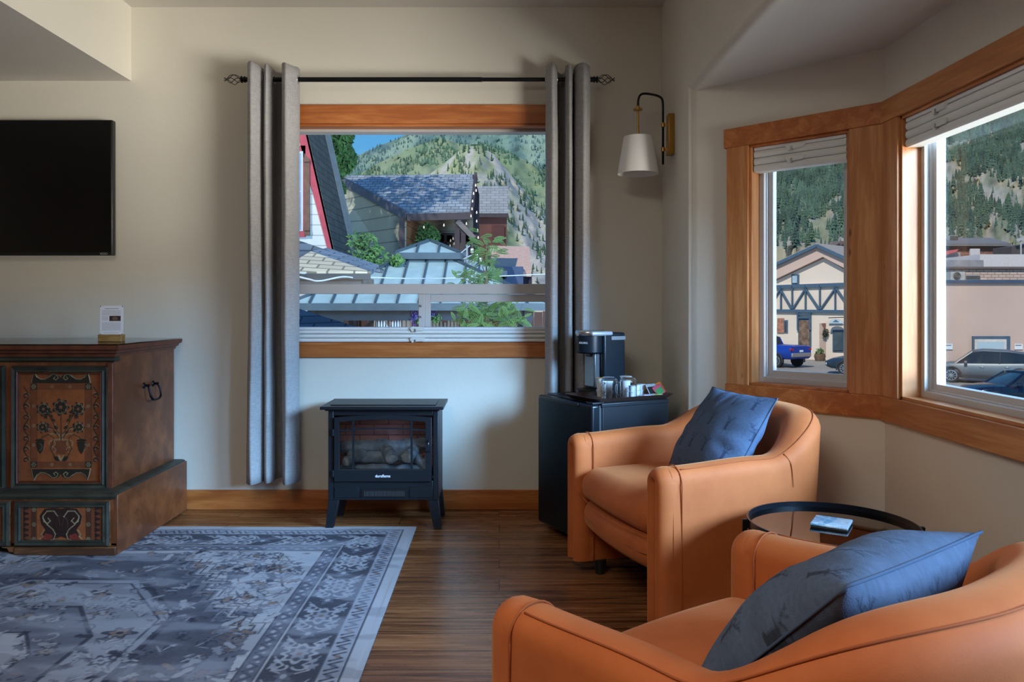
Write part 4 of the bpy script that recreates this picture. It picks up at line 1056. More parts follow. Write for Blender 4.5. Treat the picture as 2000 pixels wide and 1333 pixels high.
def main_panel():
    w, h = .365, .505; cv = Canvas(w, h, .00185, OR); c = w/2
    cv.rect(0, 0, w, h, OR2, .5); cv.rect(.052, .055, w-.052, h-.05, OR)
    # inner border strip with rosettes
    x0, x1, y0, y1 = .060, w-.060, .085, h-.070
    for a, b, cc_, dd in ((x0-.014, y0-.014, x1+.014, y0+.014), (x0-.014, y1-.014, x1+.014, y1+.014), (x0-.014, y0, x0+.014, y1), (x1-.014, y0, x1+.014, y1)):
        cv.rect(a, b, cc_, dd, OR2, .9); 
    for x in (x0, x1):
        for y in (y0, y1): cv.rect(x-.014, y-.014, x+.014, y+.014, DG, 1); rosette(cv, x, y, .008)
        for k in range(1, 4): rosette(cv, x, y0+(y1-y0)*k/4, .006, .7)
    for y in (y0, y1):
        for k in (1, 2): rosette(cv, x0+(x1-x0)*k/3, y, .006, .7)
    for s_ in (-1, 1):
        for dx in (.015, -.015): cv.line([(c+s_*(x1-c+dx), y0), (c+s_*(x1-c+dx), y1)], .0009, DB)
        # side scrolls
        for k in range(7):
            y = .105+k*.048; x = c+s_*(c-.026)
            cv.arc((x, y), .013, 0, 5.0, .0028, DG, 1, .001, .004); cv.arc((x, y), .016, -.4, 2.2, .0008, LT, .5)
            cv.line([(x+.012*(-1)**k, y+.006), (x-.010*(-1)**k, y+.040)], .0026, DG)
        # top and bottom bat-wing scroll cartouches
        for yy, v in ((h-.040, 1), (.052, -1)):
            P2 = lambda a, b: (c+s_*a, yy+v*b)
            cv.poly([P2(0, -.014), P2(.125, -.014), P2(.135, -.012), P2(.120, .036), P2(.105, .012), P2(.085, .004), P2(.062, .010), P2(.040, .028), P2(.015, .026), P2(0, .010)], DG, 1, .002)
            cv.line([P2(.132, -.014), P2(.128, .010), P2(.119, .036), P2(.108, .014), P2(.090, .003), P2(.070, .004), P2(.052, .014), P2(.036, .027), P2(.018, .022), P2(.012, .008), P2(.022, .0), P2(.032, .006), P2(.026, .014)], .0013, LT, .85, .002)
    # vase
    vx, vy = c, .135
    cv.poly([(vx-.030, vy+.060), (vx+.030, vy+.060), (vx+.026, vy+.045), (vx+.034, vy+.020), (vx+.020, vy-.004), (vx-.020, vy-.004), (vx-.034, vy+.020), (vx-.026, vy+.045)], OR2)
    cv.line([(vx-.032, vy+.061), (vx+.032, vy+.061)], .003, LT, .5)
    for s_ in (-1, 1):
        cv.arc((vx+s_*.040, vy+.045), .014, -1.6, 3.8, .0014, LT, .7); cv.arc((vx+s_*.036, vy+.016), .012, -2, 3.2, .0014, LT, .6)
        cv.line([(vx+s_*.034, vy+.061), (vx+s_*.048, vy+.02), (vx+s_*.030, vy-.01)], .0022, DG)
        leaf(cv, (vx+s_*.004, vy-.034), (vx+s_*.034, vy-.012), .010, DG); leaf(cv, (vx, vy-.036), (vx+s_*.012, vy-.004), .005, LT, .5)
        # fern leaves out of the vase
        for a, L_ in ((.25, .070), (.65, .062), (1.0, .045)):
            q = [(vx+s_*.006+s_*L_*t_*math.sin(a*t_*1.3), vy+.064+L_*t_*math.cos(a*t_)) for t_ in (0, .3, .6, .85, 1)]
            cv.line(q, .0016, LT, .7); cv.arc((q[-1][0], q[-1][1]-.004), .004, 0, 5, .001, LT, .7)
        # drooping side blossoms
        cv.line([(vx+s_*.03, vy+.068), (vx+s_*.055, vy+.085), (vx+s_*.085, vy+.072), (vx+s_*.092, vy+.055)], .0018, DG)
        cv.poly([(vx+s_*.072, vy+.052), (vx+s_*.112, vy+.052), (vx+s_*.104, vy+.014), (vx+s_*.092, vy-.004), (vx+s_*.080, vy+.014)], DG, 1, .002)
        leaf(cv, (vx+s_*.068, vy+.058), (vx+s_*.118, vy+.060), .008, DG); cv.arc((vx+s_*.10, vy+.03), .016, -1.4, 1.2, .0008, LT, .5)
        # branches, leaves and flowers
        cv.line([(vx+s_*.008, vy+.07), (vx+s_*.040, vy+.115), (vx+s_*.078, vy+.120)], .002, DG)
        cv.line([(vx+s_*.010, vy+.09), (vx+s_*.050, vy+.165), (vx+s_*.074, vy+.195)], .002, DG)
        flower(cv, vx+s_*.082, vy+.118, .023); flower(cv, vx+s_*.078, vy+.200, .028)
        rr = random.Random(5)
        for k in range(13):
            a0 = rr.uniform(.2, 1.4); x = vx+s_*(.012+.05*rr.random()); y = vy+.085+.105*rr.random()
            leaf(cv, (x, y), (x+s_*.024*math.cos(a0), y+.024*math.sin(a0)), .006, DG, .9)
    cv.line([(vx, vy+.06), (vx, vy+.20)], .002, DG); flower(cv, vx, vy+.208, .034)
    return cv
def drawer_panel():
    w, h = .345, .165; cv = Canvas(w, h, .00185, OR2); c = w/2
    cv.rect(.045, .004, w-.045, h-.004, OR)
    for s_ in (-1, 1):
        x = c+s_*(c-.055); cv.rect(x-.012, 0, x+.012, h, DB, .8)
        for k in range(3): rosette(cv, x, .018+k*.064, .007)
        for k in range(7): cv.ell((c+s_*(c-.018), .012+k*.0235), .012, .009, DB, pet=.3, pn=3, dz=.001)
        q = [(c+s_*a, b) for a, b in ((.004, .075), (.012, .115), (.030, .140), (.060, .140), (.078, .118), (.074, .095), (.058, .086), (.046, .098), (.056, .110))]
        cv.poly([(c+s_*a, b) for a, b in ((0, .150), (.03, .155), (.07, .150), (.092, .120), (.085, .085), (.068, .060), (.078, .040), (.085, .018), (.060, .014), (.03, .02), (0, .03))], DB, 1, .002)
        cv.line(q, .0022, LT, .75, .002)
        cv.line([(c+s_*a, b) for a, b in ((.078, .110), (.060, .082), (.034, .060), (.024, .040), (.030, .020), (.050, .012))], .0020, LT, .75, .002)
        cv.poly([(c+s_*a, b) for a, b in ((.035, .035), (.065, .045), (.085, .020), (.060, .012), (.040, .015))], RD, .8)
        cv.line([(c+s_*a, b) for a, b in ((.072, .058), (.086, .040), (.078, .030), (.092, .018))], .0018, LT, .7)
    cv.ell((c, .085), .030, .035, DB, dz=.002); cv.ell((c, .158), .004, .004, LT)
    return cv
M_PANEL = attr_mat('painted_panel', .45, fade=(18, .45, dk(C(60, 34, 24), .8)), bump=.25, bs=90)
mp = main_panel(); dp = drawer_panel()
PW = .438; PX = [-1.746-PW-k*.466 for k in range(3)]
for k, x0 in enumerate(PX):
    z0, z1 = .268, .822
    frame('panel_moulding', x0, x0+PW, z0, z1, bf, .034, .020, M_CHG, ch)
    frame('panel_inner_moulding', x0+.026, x0+PW-.026, z0+.026, z1-.024, bf-.001, .012, .016, M_CHR, ch)
    if k == 0:
        p0 = mp.build('painted_panel', M_PANEL, ch, lambda X, Y, Z: np.stack([x0+.0365+X, np.full_like(X, bf-.002)-Z, z0+.025+Y], -1))
    else:
        c_ = p0.copy(); COL.objects.link(c_); c_.parent = ch; c_.location.x = p0.location.x-.466*k
    y0 = PX[k]; dx0 = -1.686-.400-k*.430
for k in range(3):
    dx0 = -1.686-.416-k*.432; z0, z1 = .048, .245
    MB().box((dx0, pf-.001, z0), (dx0+.416, pf+.013, z1)).build('drawer_front', M_CHF, ch, bevel=.002)
    frame('drawer_moulding', dx0+.004, dx0+.412, z0+.002, z1-.002, pf-.001, .028, .010, M_CHG, ch)
    if k == 0: q0 = dp.build('painted_drawer_panel', M_PANEL, ch, lambda X, Y, Z: np.stack([dx0+.034+X, np.full_like(X, pf-.003)-Z, z0+.014+Y], -1))
    else:
        c_ = q0.copy(); COL.objects.link(c_); c_.parent = ch; c_.location.x = q0.location.x-.432*k
MB().box((bx1-.022, bf-.012, .27), (bx1+.002, bf+.004, .835)).build('corner_strip', M_CHR, ch, bevel=.003)
# iron bail handle on the end
hy, hz = 3.80, .690
M_IRON = plain('wrought_iron', C(34, 34, 38), .4, .8, var=.2)
bail = MB().tube(crom([(bx1+.02, hy-.050, hz+.012), (bx1+.03, hy-.058, hz-.012), (bx1+.038, hy-.050, hz-.048), (bx1+.040, hy-.02, hz-.060), (bx1+.040, hy+.02, hz-.060), (bx1+.038, hy+.050, hz-.048), (bx1+.03, hy+.058, hz-.012), (bx1+.02, hy+.050, hz+.012)], 5), [.0045]*8+[.006]*18+[.0045]*10, 8).build('bail_handle', M_IRON, ch, smooth=True)
for s_ in (-1, 1):
    MB().lathe([(0, .0), (.016, 0), (.014, .004), (.006, .008), (.006, .022), (.009, .026), (0, .030)], (0, 0, 0), 12, 'x').tf(Matrix.Translation((bx1, hy+s_*.05, hz+.012))).build('handle_boss', M_IRON, ch, smooth=40)

# ------------------------------------------------------------------ rug
LG = C(178, 180, 188); MG = C(104, 108, 124); DN = C(34, 38, 58); TN = C(140, 120, 108); LG2 = C(158, 162, 174)
rw, rh = 2.46, 3.05
cv = Canvas(rw, rh, .0037, LG)
rng = random.Random(12)
# canvas x: 0 = right edge going left; y: 0 = far edge coming near
def band(d0, d1, col, al=1.0):
    cv.rect(d0, d0, rw-d0, d0+(d1-d0), col, al); cv.rect(d0, rh-d1, rw-d0, rh-d0, col, al)
    cv.rect(d0, d0, d1, rh-d0, col, al); cv.rect(rw-d1, d0, rw-d0, rh-d0, col, al)
band(.055, .061, DN); band(.061, .125, LG2); band(.125, .131, DN); band(.131, .300, DN, .92); band(.300, .306, LG); band(.306, .312, DN); band(.312, .365, MG); band(.365, .371, DN)
def along(d, step, fn):                           # a motif repeated along all four borders
    n1 = int((rh-2*d)/step); n2 = int((rw-2*d)/step)
    for i in range(n1+1):
        y = d+(rh-2*d)*i/n1; fn(d, y, 0, i); fn(rw-d, y, math.pi, i)
    for i in range(1, n2):
        x = d+(rw-2*d)*i/n2; fn(x, d, math.pi/2, i); fn(x, rh-d, -math.pi/2, i)
def RT(x, y, r_): 
    c_, s_ = math.cos(r_), math.sin(r_); return lambda a, b: (x+a*c_-b*s_, y+a*s_+b*c_)
def m1(x, y, r_, i):
    T = RT(x, y, r_); cv.line([T(-.02, -.030), T(.015, -.01), T(-.015, .01), T(.02, .030)], .004, DN, .9); cv.ell(T(0, 0), .009, .012, TN if i % 3 == 0 else MG, r_, al=.8); cv.ell(T(.018, .028), .006, .006, DN, al=.8)
along(.093, .062, m1)
def m2(x, y, r_, i):
    T = RT(x, y, r_)
    if i % 2 == 0:
        cv.ell(T(0, 0), .052, .062, LG, r_, pet=.16, pn=8, al=.9); cv.ell(T(0, 0), .038, .046, DN, r_, pet=.15, pn=8, al=.8); cv.ell(T(0, 0), .026, .032, LG2, r_, pet=.2, pn=6, al=.9); cv.ell(T(0, 0), .010, .012, TN, al=.9)
    else:
        cv.ell(T(.01, 0), .022, .034, MG, r_, pet=.3, pn=5, al=.9); cv.ell(T(.01, 0), .010, .014, LG, al=.9)
    for s_ in (-1, 1):
        cv.arc(T(-.03*s_, .085), .030, r_+.2, r_+3.6, .0042, LG, .85, 0, .012); cv.line([T(.06*s_, .04), T(.03*s_, .075), T(.055*s_, .11), T(.02*s_, .13)], .0038, LG, .85)
        cv.ell(T(.058*s_, .085), .012, .020, LG2, r_+.6*s_, pet=.3, pn=3, al=.85); cv.ell(T(-.055*s_, .05), .010, .016, LG, r_-.6*s_, al=.7)
        cv.line([T(-.07*s_, .02), T(-.05*s_, .055), T(-.07*s_, .10)], .003, LG2, .8)
along(.2155, .145, m2)
def m3(x, y, r_, i):
    T = RT(x, y, r_); cv.line([T(-.018, -.03), T(.018, 0), T(-.018, .03)], .003, DN, .55); cv.ell(T(.006, .028), .008, .011, LG, r_, al=.8); cv.ell(T(-.010, 0), .006, .007, LG, al=.8)
along(.3385, .060, m3)
# field: stepped medallion edge, leaves, hexagon
fx0, fy0 = .371, .371
mx_, my_ = rw/2, rh/2
def sym(fn):
    for a in (1, -1):
        for b in (1, -1): fn(lambda x, y: (mx_+a*x, my_+b*y))
def field(T):
    # coordinates measured from the rug's middle; corner area about (.86, 1.15)
    steps = []
    x, y = .26, 1.12
    while y > .18: steps += [(x, y), (x+.055, y)]; x += .055; y -= .085; steps.append((x, y+.0)); 
    steps = [(sx_, sy_) for sx_, sy_ in steps if sx_ < .84]
    cv.poly([T(0, 0), T(0, 1.12)]+[T(*p) for p in steps]+[T(.84, 0)], MG, .9)
    cv.poly([T(0, 0), T(0, 1.02)]+[T(p[0]-.055, max(0, p[1]-.05)) for p in steps]+[T(.72, 0)], DN, .55)
    cv.line([T(*p) for p in steps], .016, LG, .95); cv.line([T(*p) for p in steps], .0035, DN, .9)
    cv.line([T(p[0]+.030, p[1]+.022) for p in steps], .0028, DN, .8); cv.line([T(p[0]-.03, p[1]-.022) for p in steps], .0028, DN, .8)
    # hexagonal medallion
    hx_ = [(0, .80), (.22, .80), (.50, .44), (.50, 0), (0, 0)]
    cv.poly([T(*p) for p in hx_], LG2, .8); cv.line([T(*p) for p in hx_[:-1]], .012, DN, .9); cv.line([T(p[0]*.92, p[1]*.94) for p in hx_[:-1]], .004, DN, .9)
    hx2 = [(0, .52), (.13, .52), (.30, .27), (.30, 0), (0, 0)]
    cv.poly([T(*p) for p in hx2], MG, .9); cv.line([T(*p) for p in hx2[:-1]], .008, DN, .9); 
    hx3 = [(0, .30), (.07, .30), (.17, .15), (.17, 0), (0, 0)]; cv.poly([T(*p) for p in hx3], LG, .9); cv.line([T(*p) for p in hx3[:-1]], .006, DN, .9)
    rr = random.Random(8)
    for (x, y, s_, k) in ((.12, .64, .05, 0), (.30, .56, .045, 1), (.38, .30, .05, 0), (.42, .10, .04, 1), (.10, .40, .035, 1), (.22, .16, .035, 0)):
        c_ = T(x, y); cv.ell(c_, s_, s_*.8, DN, pet=.25, pn=6, al=.9); cv.ell(c_, s_*.6, s_*.5, LG2 if k else TN, pet=.2, pn=6); cv.ell(c_, s_*.25, s_*.2, DN)
    # corner leaves and sprays
    def leafy(x0, y0, x1, y1, w, col, veins=7):
        a, b = (x0, y0), (x1, y1); dx, dy = x1-x0, y1-y0; L = math.hypot(dx, dy); ux, uy = dx/L, dy/L; nx, ny = -uy, ux
        cv.line([T(*a), T(*b)], .0045, DN, .9)
        for k in range(1, veins+1):
            t_ = k/(veins+1); ww = w*math.sin(math.pi*min(1, t_*.9+.1)); bx_, by_ = x0+dx*t_, y0+dy*t_
            for s_ in (-1, 1):
                cv.seg(T(bx_, by_), T(bx_+nx*ww*s_+ux*ww*.8, by_+ny*ww*s_+uy*ww*.8), .008, col, .9, 0, .002)
                cv.seg(T(bx_, by_), T(bx_+nx*ww*s_+ux*ww*.8, by_+ny*ww*s_+uy*ww*.8), .0026, DN, .8, 0, .001)
    leafy(.62, .50, .78, .88, .055, MG, 9); leafy(.80, .72, .68, 1.08, .05, TN, 8); leafy(.44, .98, .66, 1.12, .05, MG, 7); leafy(.80, .10, .74, .42, .05, TN, 8)
    for k in range(46):
        x = rr.uniform(.30, .83); y = rr.uniform(.1, 1.12)
        if x+y*.62 < .98: continue
        c_ = T(x, y); s_ = rr.uniform(.016, .042); col = rr.choice([MG, TN, DN, LG2, TN, MG]); ro_ = rr.uniform(0, 3)
        cv.ell(c_, s_*1.15, s_*.72, DN, ro_, pet=.22, pn=rr.choice([3, 5, 6]), al=.85); cv.ell(c_, s_*.95, s_*.52, col, ro_, pet=.2, pn=5, al=.95); 
        if s_ > .03: cv.ell(c_, s_*.35, s_*.22, DN, ro_, al=.8)
    for k in range(90):
        x = rr.uniform(.32, .82); y = rr.uniform(.1, 1.10)
        if x+y*.62 < .95: continue
        a = rr.uniform(0, 6.28); pts = [(x, y)]
        for q in range(7): a += rr.uniform(-.9, 1.1); x += .024*math.cos(a); y += .024*math.sin(a); pts.append((min(.84, x), min(1.14, y)))
        cv.line([T(*p) for p in pts], .0026, DN if k % 3 else TN, .8, 0, .0014)
    for k in range(40):
        x = rr.uniform(0, .74); y = rr.uniform(0, 1.05)
        if x+y*.62 > .80 or (x < .52 and y < .82 and x+y*.75 < .85): continue
        c_ = T(x, y); s_ = rr.uniform(.018, .04); cv.ell(c_, s_, s_*.6, LG2, rr.uniform(0, 3), pet=.25, pn=5, al=.8); cv.ell(c_, s_*.6, s_*.3, MG, al=.8)
sym(field)
rr = random.Random(99)
for k in range(1500):                               # small leaves, curls and buds all over the field
    x = rr.uniform(.38, rw-.38); y = rr.uniform(.38, rh-.38); c_ = rr.random(); s_ = rr.uniform(.007, .026); ro_ = rr.uniform(0, 6.28)
    if c_ < .3: cv.arc((x, y), s_*1.5, ro_, ro_+rr.uniform(2, 4.5), .0024, rr.choice([DN, DN, MG, TN, LG]), .8, 0, s_*.4)
    elif c_ < .7: cv.ell((x, y), s_*1.3+.004, s_*.6+.004, DN, ro_, pet=.3, pn=5, al=.75); cv.ell((x, y), s_*1.3, s_*.6, rr.choice([DN, TN, MG, LG, LG2]), ro_, pet=.3, pn=rr.choice([2, 3, 5]), al=.85)
    else:
        for q in range(5): a = ro_+q*.35-.7; cv.seg((x, y), (x+s_*2*math.cos(a), y+s_*2*math.sin(a)), .0036, rr.choice([DN, MG, LG]), .8, 0, .001)
# worn streaks
nzx = np.linspace(0, rw, 200); nzy = np.linspace(0, rh, 260)
small = np.array([[noise.fractal(Vector((x*3.0, y*9, 3)), 1, 2, 5) for x in nzx] for y in nzy])
ii = np.clip((cv.Y/rh*259).astype(int), 0, 258); jj = np.clip((cv.X/rw*199).astype(int), 0, 198); fy_ = cv.Y/rh*259-ii; fx_ = cv.X/rw*199-jj
nz = small[ii, jj]*(1-fx_)*(1-fy_)+small[ii, jj+1]*fx_*(1-fy_)+small[ii+1, jj]*(1-fx_)*fy_+small[ii+1, jj+1]*fx_*fy_
wear = np.clip(nz*1.5+.0, 0, .45)[..., None]; wear[(cv.X < .06) | (cv.Y < .06)] = 0
cv.c = cv.c*(1-wear)+np.array(C(158, 162, 176)[:3])*wear
dark = np.clip(-nz*1.4-.12, 0, .25)[..., None]; cv.c = cv.c*(1-dark)+np.array(DN[:3])*dark
M_RUG = attr_mat('rug_pile', .95, fade=(60, .12, LG2, (1, 5, 1)), bump=.4, bs=400)
rug = thing('rug', 'faded grey and navy oriental rug on the wooden floor', 'rug', (-.405-rw/2, 3.77-rh/2, 0))
cv.build('woven_face', M_RUG, rug, lambda X, Y, Z: np.stack([-.405-X, 3.772-Y, .0084+.0012*np.sin(X*7+Y*5)*(X > .02)], -1))
MB().box((-.405-rw, 3.772-rh, .0004), (-.405, 3.772, .0062)).build('backing', plain('rug_edge', C(150, 152, 160), .95), rug, bevel=.002)
# ================================================================== outside
GZ = -2.75
def asphalt():
    t = NT('street_ground'); a = t.noise(.12, 5); b = t.noise(3, 4)
    return t.fin(t.ramp(t.math('ADD', t.math('MULTIPLY', a, .7), t.math('MULTIPLY', b, .3)), [(.35, C(126, 120, 112)), (.65, C(164, 156, 144))]), .95)
struct('ground', MB().add([(-120, 4.9, GZ), (220, 4.9, GZ), (220, 260, GZ), (-120, 260, GZ)], [(0, 1, 2, 3)]).add([(3.5, -20, GZ), (220, -20, GZ), (220, 4.9, GZ), (3.5, 4.9, GZ)], [(0, 1, 2, 3)]), asphalt())

def skyl(pts, x):
    if x <= pts[0][0]: return pts[0][1]
    for (a, b), (c, d) in zip(pts, pts[1:]):
        if x <= c: t = (x-a)/(c-a); return b+(d-b)*t
    return pts[-1][1]
def hill(name, label, pxa, pxb, nu, nv, Y0, Y1, base, sky, relief, cols, seed, ex=.8, rocky=None, sc=(40, 6)):
    """a slope laid out in depth between Y0 and Y1; returns a function giving points on it"""
    def pt(u, v):
        px = pxa+(pxb-pxa)*u; Y = Y0+(Y1-Y0)*v
        n1 = noise.fractal(Vector((px/sc[0], v*sc[1], seed)), 1, 2, 6)
        y = base+(skyl(sky, px)-base)*(v**ex)+n1*relief*math.sin(math.pi*min(1, v*1.0))**.5*(1 if v < 1 else .0)
        Y += noise.fractal(Vector((px/sc[0]*1.7, v*sc[1]*1.4, seed+7)), 1, 2, 5)*(Y1-Y0)*.05
        return P(px, y, Y)
    m = MB().grid(pt, nu, nv); cc = []
    foot = [P(pxa+(pxb-pxa)*i/nu, 660, Y0*.97) for i in range(nu+1)]; top0 = len(m.v)
    m.add(foot, []); m.f += [(i, i+1, top0+i+1, top0+i) for i in range(nu)]
    for j in range(nv+1):
        for i in range(nu+1):
            u, v = i/nu, j/nv; px = pxa+(pxb-pxa)*u
            k = noise.fractal(Vector((px/25, v*9, seed+20)), .9, 2, 6); q = noise.noise(Vector((px/60, v*4, seed+40)))
            rk = rocky(px, v) if rocky else 0
            w = min(1, max(0, (k+rk)*1.8+.5)); a, b, c_ = cols
            col = [a[n]*(1-w)+b[n]*w for n in range(3)]
            w2 = min(1, max(0, q*2.2)); col = [col[n]*(1-w2)+c_[n]*w2 for n in range(3)]
            g = 1+.25*noise.noise(Vector((px/3, v*60, seed)))
            cc.append([max(0, x*g) for x in col]+[1])
    cc += [list(cols[1][:3])+[1]]*(nu+1)
    o = m.build(name, attr_mat(name+'_ground', .95, fade=(.6, .25, dk(cols[1], .7))), None, smooth=True); o['kind'] = 'structure'
    at = o.data.color_attributes.new('col', 'FLOAT_COLOR', 'POINT'); at.data.foreach_set('color', np.array(cc, np.float32).ravel())
    return pt
def cone_tree(m, c, h, r_, rng, tiers=3, n=6):
    vs = []; fs = []
    for k in range(tiers):
        z0 = h*(.10+.27*k); z1 = h*min(1.0, .52+.26*k); rr = r_*(1-.27*k); b = len(vs); a0 = rng.random()*6
        for i in range(n): a = a0+2*math.pi*i/n; q = rr*(1.15 if i % 2 else .72); vs.append((c[0]+q*math.cos(a), c[1]+q*math.sin(a), c[2]+z0-(.03*h if i % 2 else 0)))
        vs.append((c[0], c[1], c[2]+z1))
        for i in range(n): fs.append((b+i, b+(i+1) % n, b+n))
    m.add(vs, fs)
def green(name, c, v=.35, s=.4):
    t = NT(name); a = t.noise(s, 4)
    return t.fin(t.ramp(a, [(.35, dk(c, 1-v)), (.65, dk(c, 1+v))]), .9)
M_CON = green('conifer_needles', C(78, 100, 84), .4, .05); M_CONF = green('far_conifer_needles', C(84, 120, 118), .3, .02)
M_BARK = plain('bark', C(84, 66, 50), .9, var=.3, bump=.5, bs=20)
def forest(name, label, pt, count, hpx, dens, mat, seed, tiers=2, avoid=None, u0=0, u1=1):
    rng = random.Random(seed); m = MB(); k = 0
    while k < count:
        u, v = u0+(u1-u0)*rng.random(), rng.random()
        if rng.random() > dens(u, v): continue
        p = pt(u, v)
        if avoid and any((p.x-a.x)**2+(p.y-a.y)**2 < 10.5 for i_ in (-1, 0, 1) for j_ in (-1, 0, 1) for a in avoid.get((int(p.x//4)+i_, int(p.y//4)+j_), ())): k += 1; continue
        h = hpx(u, v)*rng.uniform(.6, 1.25)*p.y/F
        cone_tree(m, (p.x, p.y, p.z-h*.05), h, h*.17, rng, tiers, 6); k += 1
    o = m.build(name, mat, None); tag(o, label, 'trees', kind='stuff'); return o
FG, FGR, FRK = C(96, 122, 96), C(150, 164, 110), C(168, 162, 152)
nz01 = lambda x, y, s_: noise.fractal(Vector((x, y, s_)), 1, 2, 4)
# behind the back window
sky_far = [(480, 430), (640, 335), (680, 311), (700, 303), (740, 285), (780, 270), (802, 258), (850, 228), (950, 190), (1100, 160), (1300, 120)]
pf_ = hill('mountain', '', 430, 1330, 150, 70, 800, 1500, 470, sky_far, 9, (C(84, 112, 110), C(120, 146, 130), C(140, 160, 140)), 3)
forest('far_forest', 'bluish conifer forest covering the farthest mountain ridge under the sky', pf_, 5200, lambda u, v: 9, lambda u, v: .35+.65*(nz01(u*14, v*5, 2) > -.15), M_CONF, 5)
sky_mid = [(480, 470), (640, 380), (680, 352), (740, 318), (800, 290), (862, 270), (900, 282), (950, 282), (1000, 300), (1060, 330), (1200, 350), (1330, 360)]
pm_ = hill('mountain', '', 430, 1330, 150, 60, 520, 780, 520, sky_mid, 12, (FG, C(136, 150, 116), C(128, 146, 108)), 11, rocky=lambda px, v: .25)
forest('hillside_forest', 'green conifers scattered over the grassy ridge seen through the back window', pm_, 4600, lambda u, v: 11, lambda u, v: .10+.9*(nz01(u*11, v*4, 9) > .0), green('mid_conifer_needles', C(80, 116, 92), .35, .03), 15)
sky_nr = [(480, 520), (700, 440), (800, 370), (860, 325), (905, 288), (935, 284), (965, 302), (1000, 345), (1040, 392), (1100, 430), (1330, 470)]
pn_ = hill('mountain', '', 430, 1330, 170, 70, 300, 480, 590, sky_nr, 12, (C(150, 160, 112), C(182, 178, 168), C(120, 140, 100)), 23, rocky=lambda px, v: sm(930, 1010, px)*.9-.1+(.3 if v < .4 else 0))
forest('near_forest', 'dark green conifers among pale cliffs at the right of the back window', pn_, 1500, lambda u, v: 15, lambda u, v: (.08+.9*(nz01(u*12, v*5, 4) > .05))*(.35 if v < .45 else 1), green('near_conifer_needles', C(74, 104, 80), .35, .04), 25, 3)
# behind the bay windows: one long steep hillside
sky_b = [(1380, 240), (1480, 170), (1700, 80), (1900, 20), (2500, -120)]
pb_ = hill('mountain', '', 1330, 2500, 240, 130, 170, 620, 486, sky_b, 9, (C(122, 126, 98), C(166, 157, 142), C(140, 142, 108)), 31, ex=.9, rocky=lambda px, v: .15, sc=(60, 6))
dens_b = lambda u, v: (.03+.97*(nz01(u*10, v*7, 14) > (-.22 if u < .3 else -.06)-.35*v))*(.25 if v < .07 else 1)
rng = random.Random(77)
protos = []
for k in range(3):
    m = MB(); cone_tree(m, (0, 0, 0), 1, .19, rng, 5, 9) if False else None
    vs = []; fs = []
    for q in range(7):
        z0 = .08+.125*q; z1 = z0+.26 if q < 6 else 1.0; rr = .20*(1-.125*q); b = len(vs); n = 10; a0 = rng.random()*6
        for i in range(n): a = a0+2*math.pi*i/n; w_ = rr*(1.2 if i % 2 else .6)*rng.uniform(.8, 1.15); vs.append((w_*math.cos(a), w_*math.sin(a), z0-(.03 if i % 2 else -.01)))
        vs.append((0, 0, z1)); fs += [(b+i, b+(i+1) % n, b+n) for i in range(n)]
    mm = MB().add(vs, fs)
    r0 = thing('conifer_tree', 'dark green conifer standing on the rocky hillside behind the bay windows', 'tree', (0, 0, 0), group='conifers on the hillside')
    mm.build('foliage', [M_CON, green('conifer_b', C(86, 108, 84), .4, .3), green('conifer_c', C(66, 88, 78), .4, .3)][k], r0, local=True)
    MB().cyl((0, 0, -.06), (0, 0, .3), .018, .012, 6).build('trunk', M_BARK, r0, local=True)
    protos.append(r0)
cnt = 0; used_p = [0, 0, 0]
cand = []
while len(cand) < 240:
    u, v = rng.uniform(.10, .62), rng.random()**1.6*.62
    if rng.random() > dens_b(u, v): continue
    q_ = pb_(u, v)
    if any(abs(q_.x-o_.x)+abs(q_.y-o_.y) < 4.5 for o_ in cand): continue
    cand.append(q_)
cand.sort(key=lambda p: p.y)
near_ = {}
for p in cand: near_.setdefault((int(p.x//4), int(p.y//4)), []).append(p)
for p in cand:
    k = rng.randrange(3); o = protos[k] if not used_p[k] else copy_tree(protos[k]); used_p[k] = 1
    h = rng.uniform(3.4, 5.8)*(1+.3*p.y/500); o.location = (p.x, p.y, p.z); o.scale = (h*1.15, h*1.15, h); o.rotation_euler.z = rng.random()*6
forest('hillside_forest', 'dense conifer forest higher up the rocky hillside beyond the street', pb_, 34000, lambda u, v: 22-6*v, dens_b, M_CON, 35, 4, u0=.06, u1=.8, avoid=near_)

# ---------------------------------------------------------------- houses behind the back window
def siding(name, c, h=.14):
    t = NT(name); g_ = t.n('TexCoord'); s3 = t.n('SeparateXYZ'); t.t.links.new(g_.outputs['Object'], s3.inputs[0])
    f = t.math('FRACT', t.math('DIVIDE', s3.outputs['Z'], h)); 
    col = t.mix(t.ramp(f, [(0.0, (1, 1, 1, 1)), (.06, (1, 1, 1, 1)), (.10, (0, 0, 0, 1))]), t.ramp(t.noise(2, 4), [(.3, dk(c, .93)), (.7, dk(c, 1.05))]), dk(c, .5))
    t.bump(f, .6, .02); return t.fin(col, .8)
def quadbox(pts, ext): return MB().prism(pts, ext)
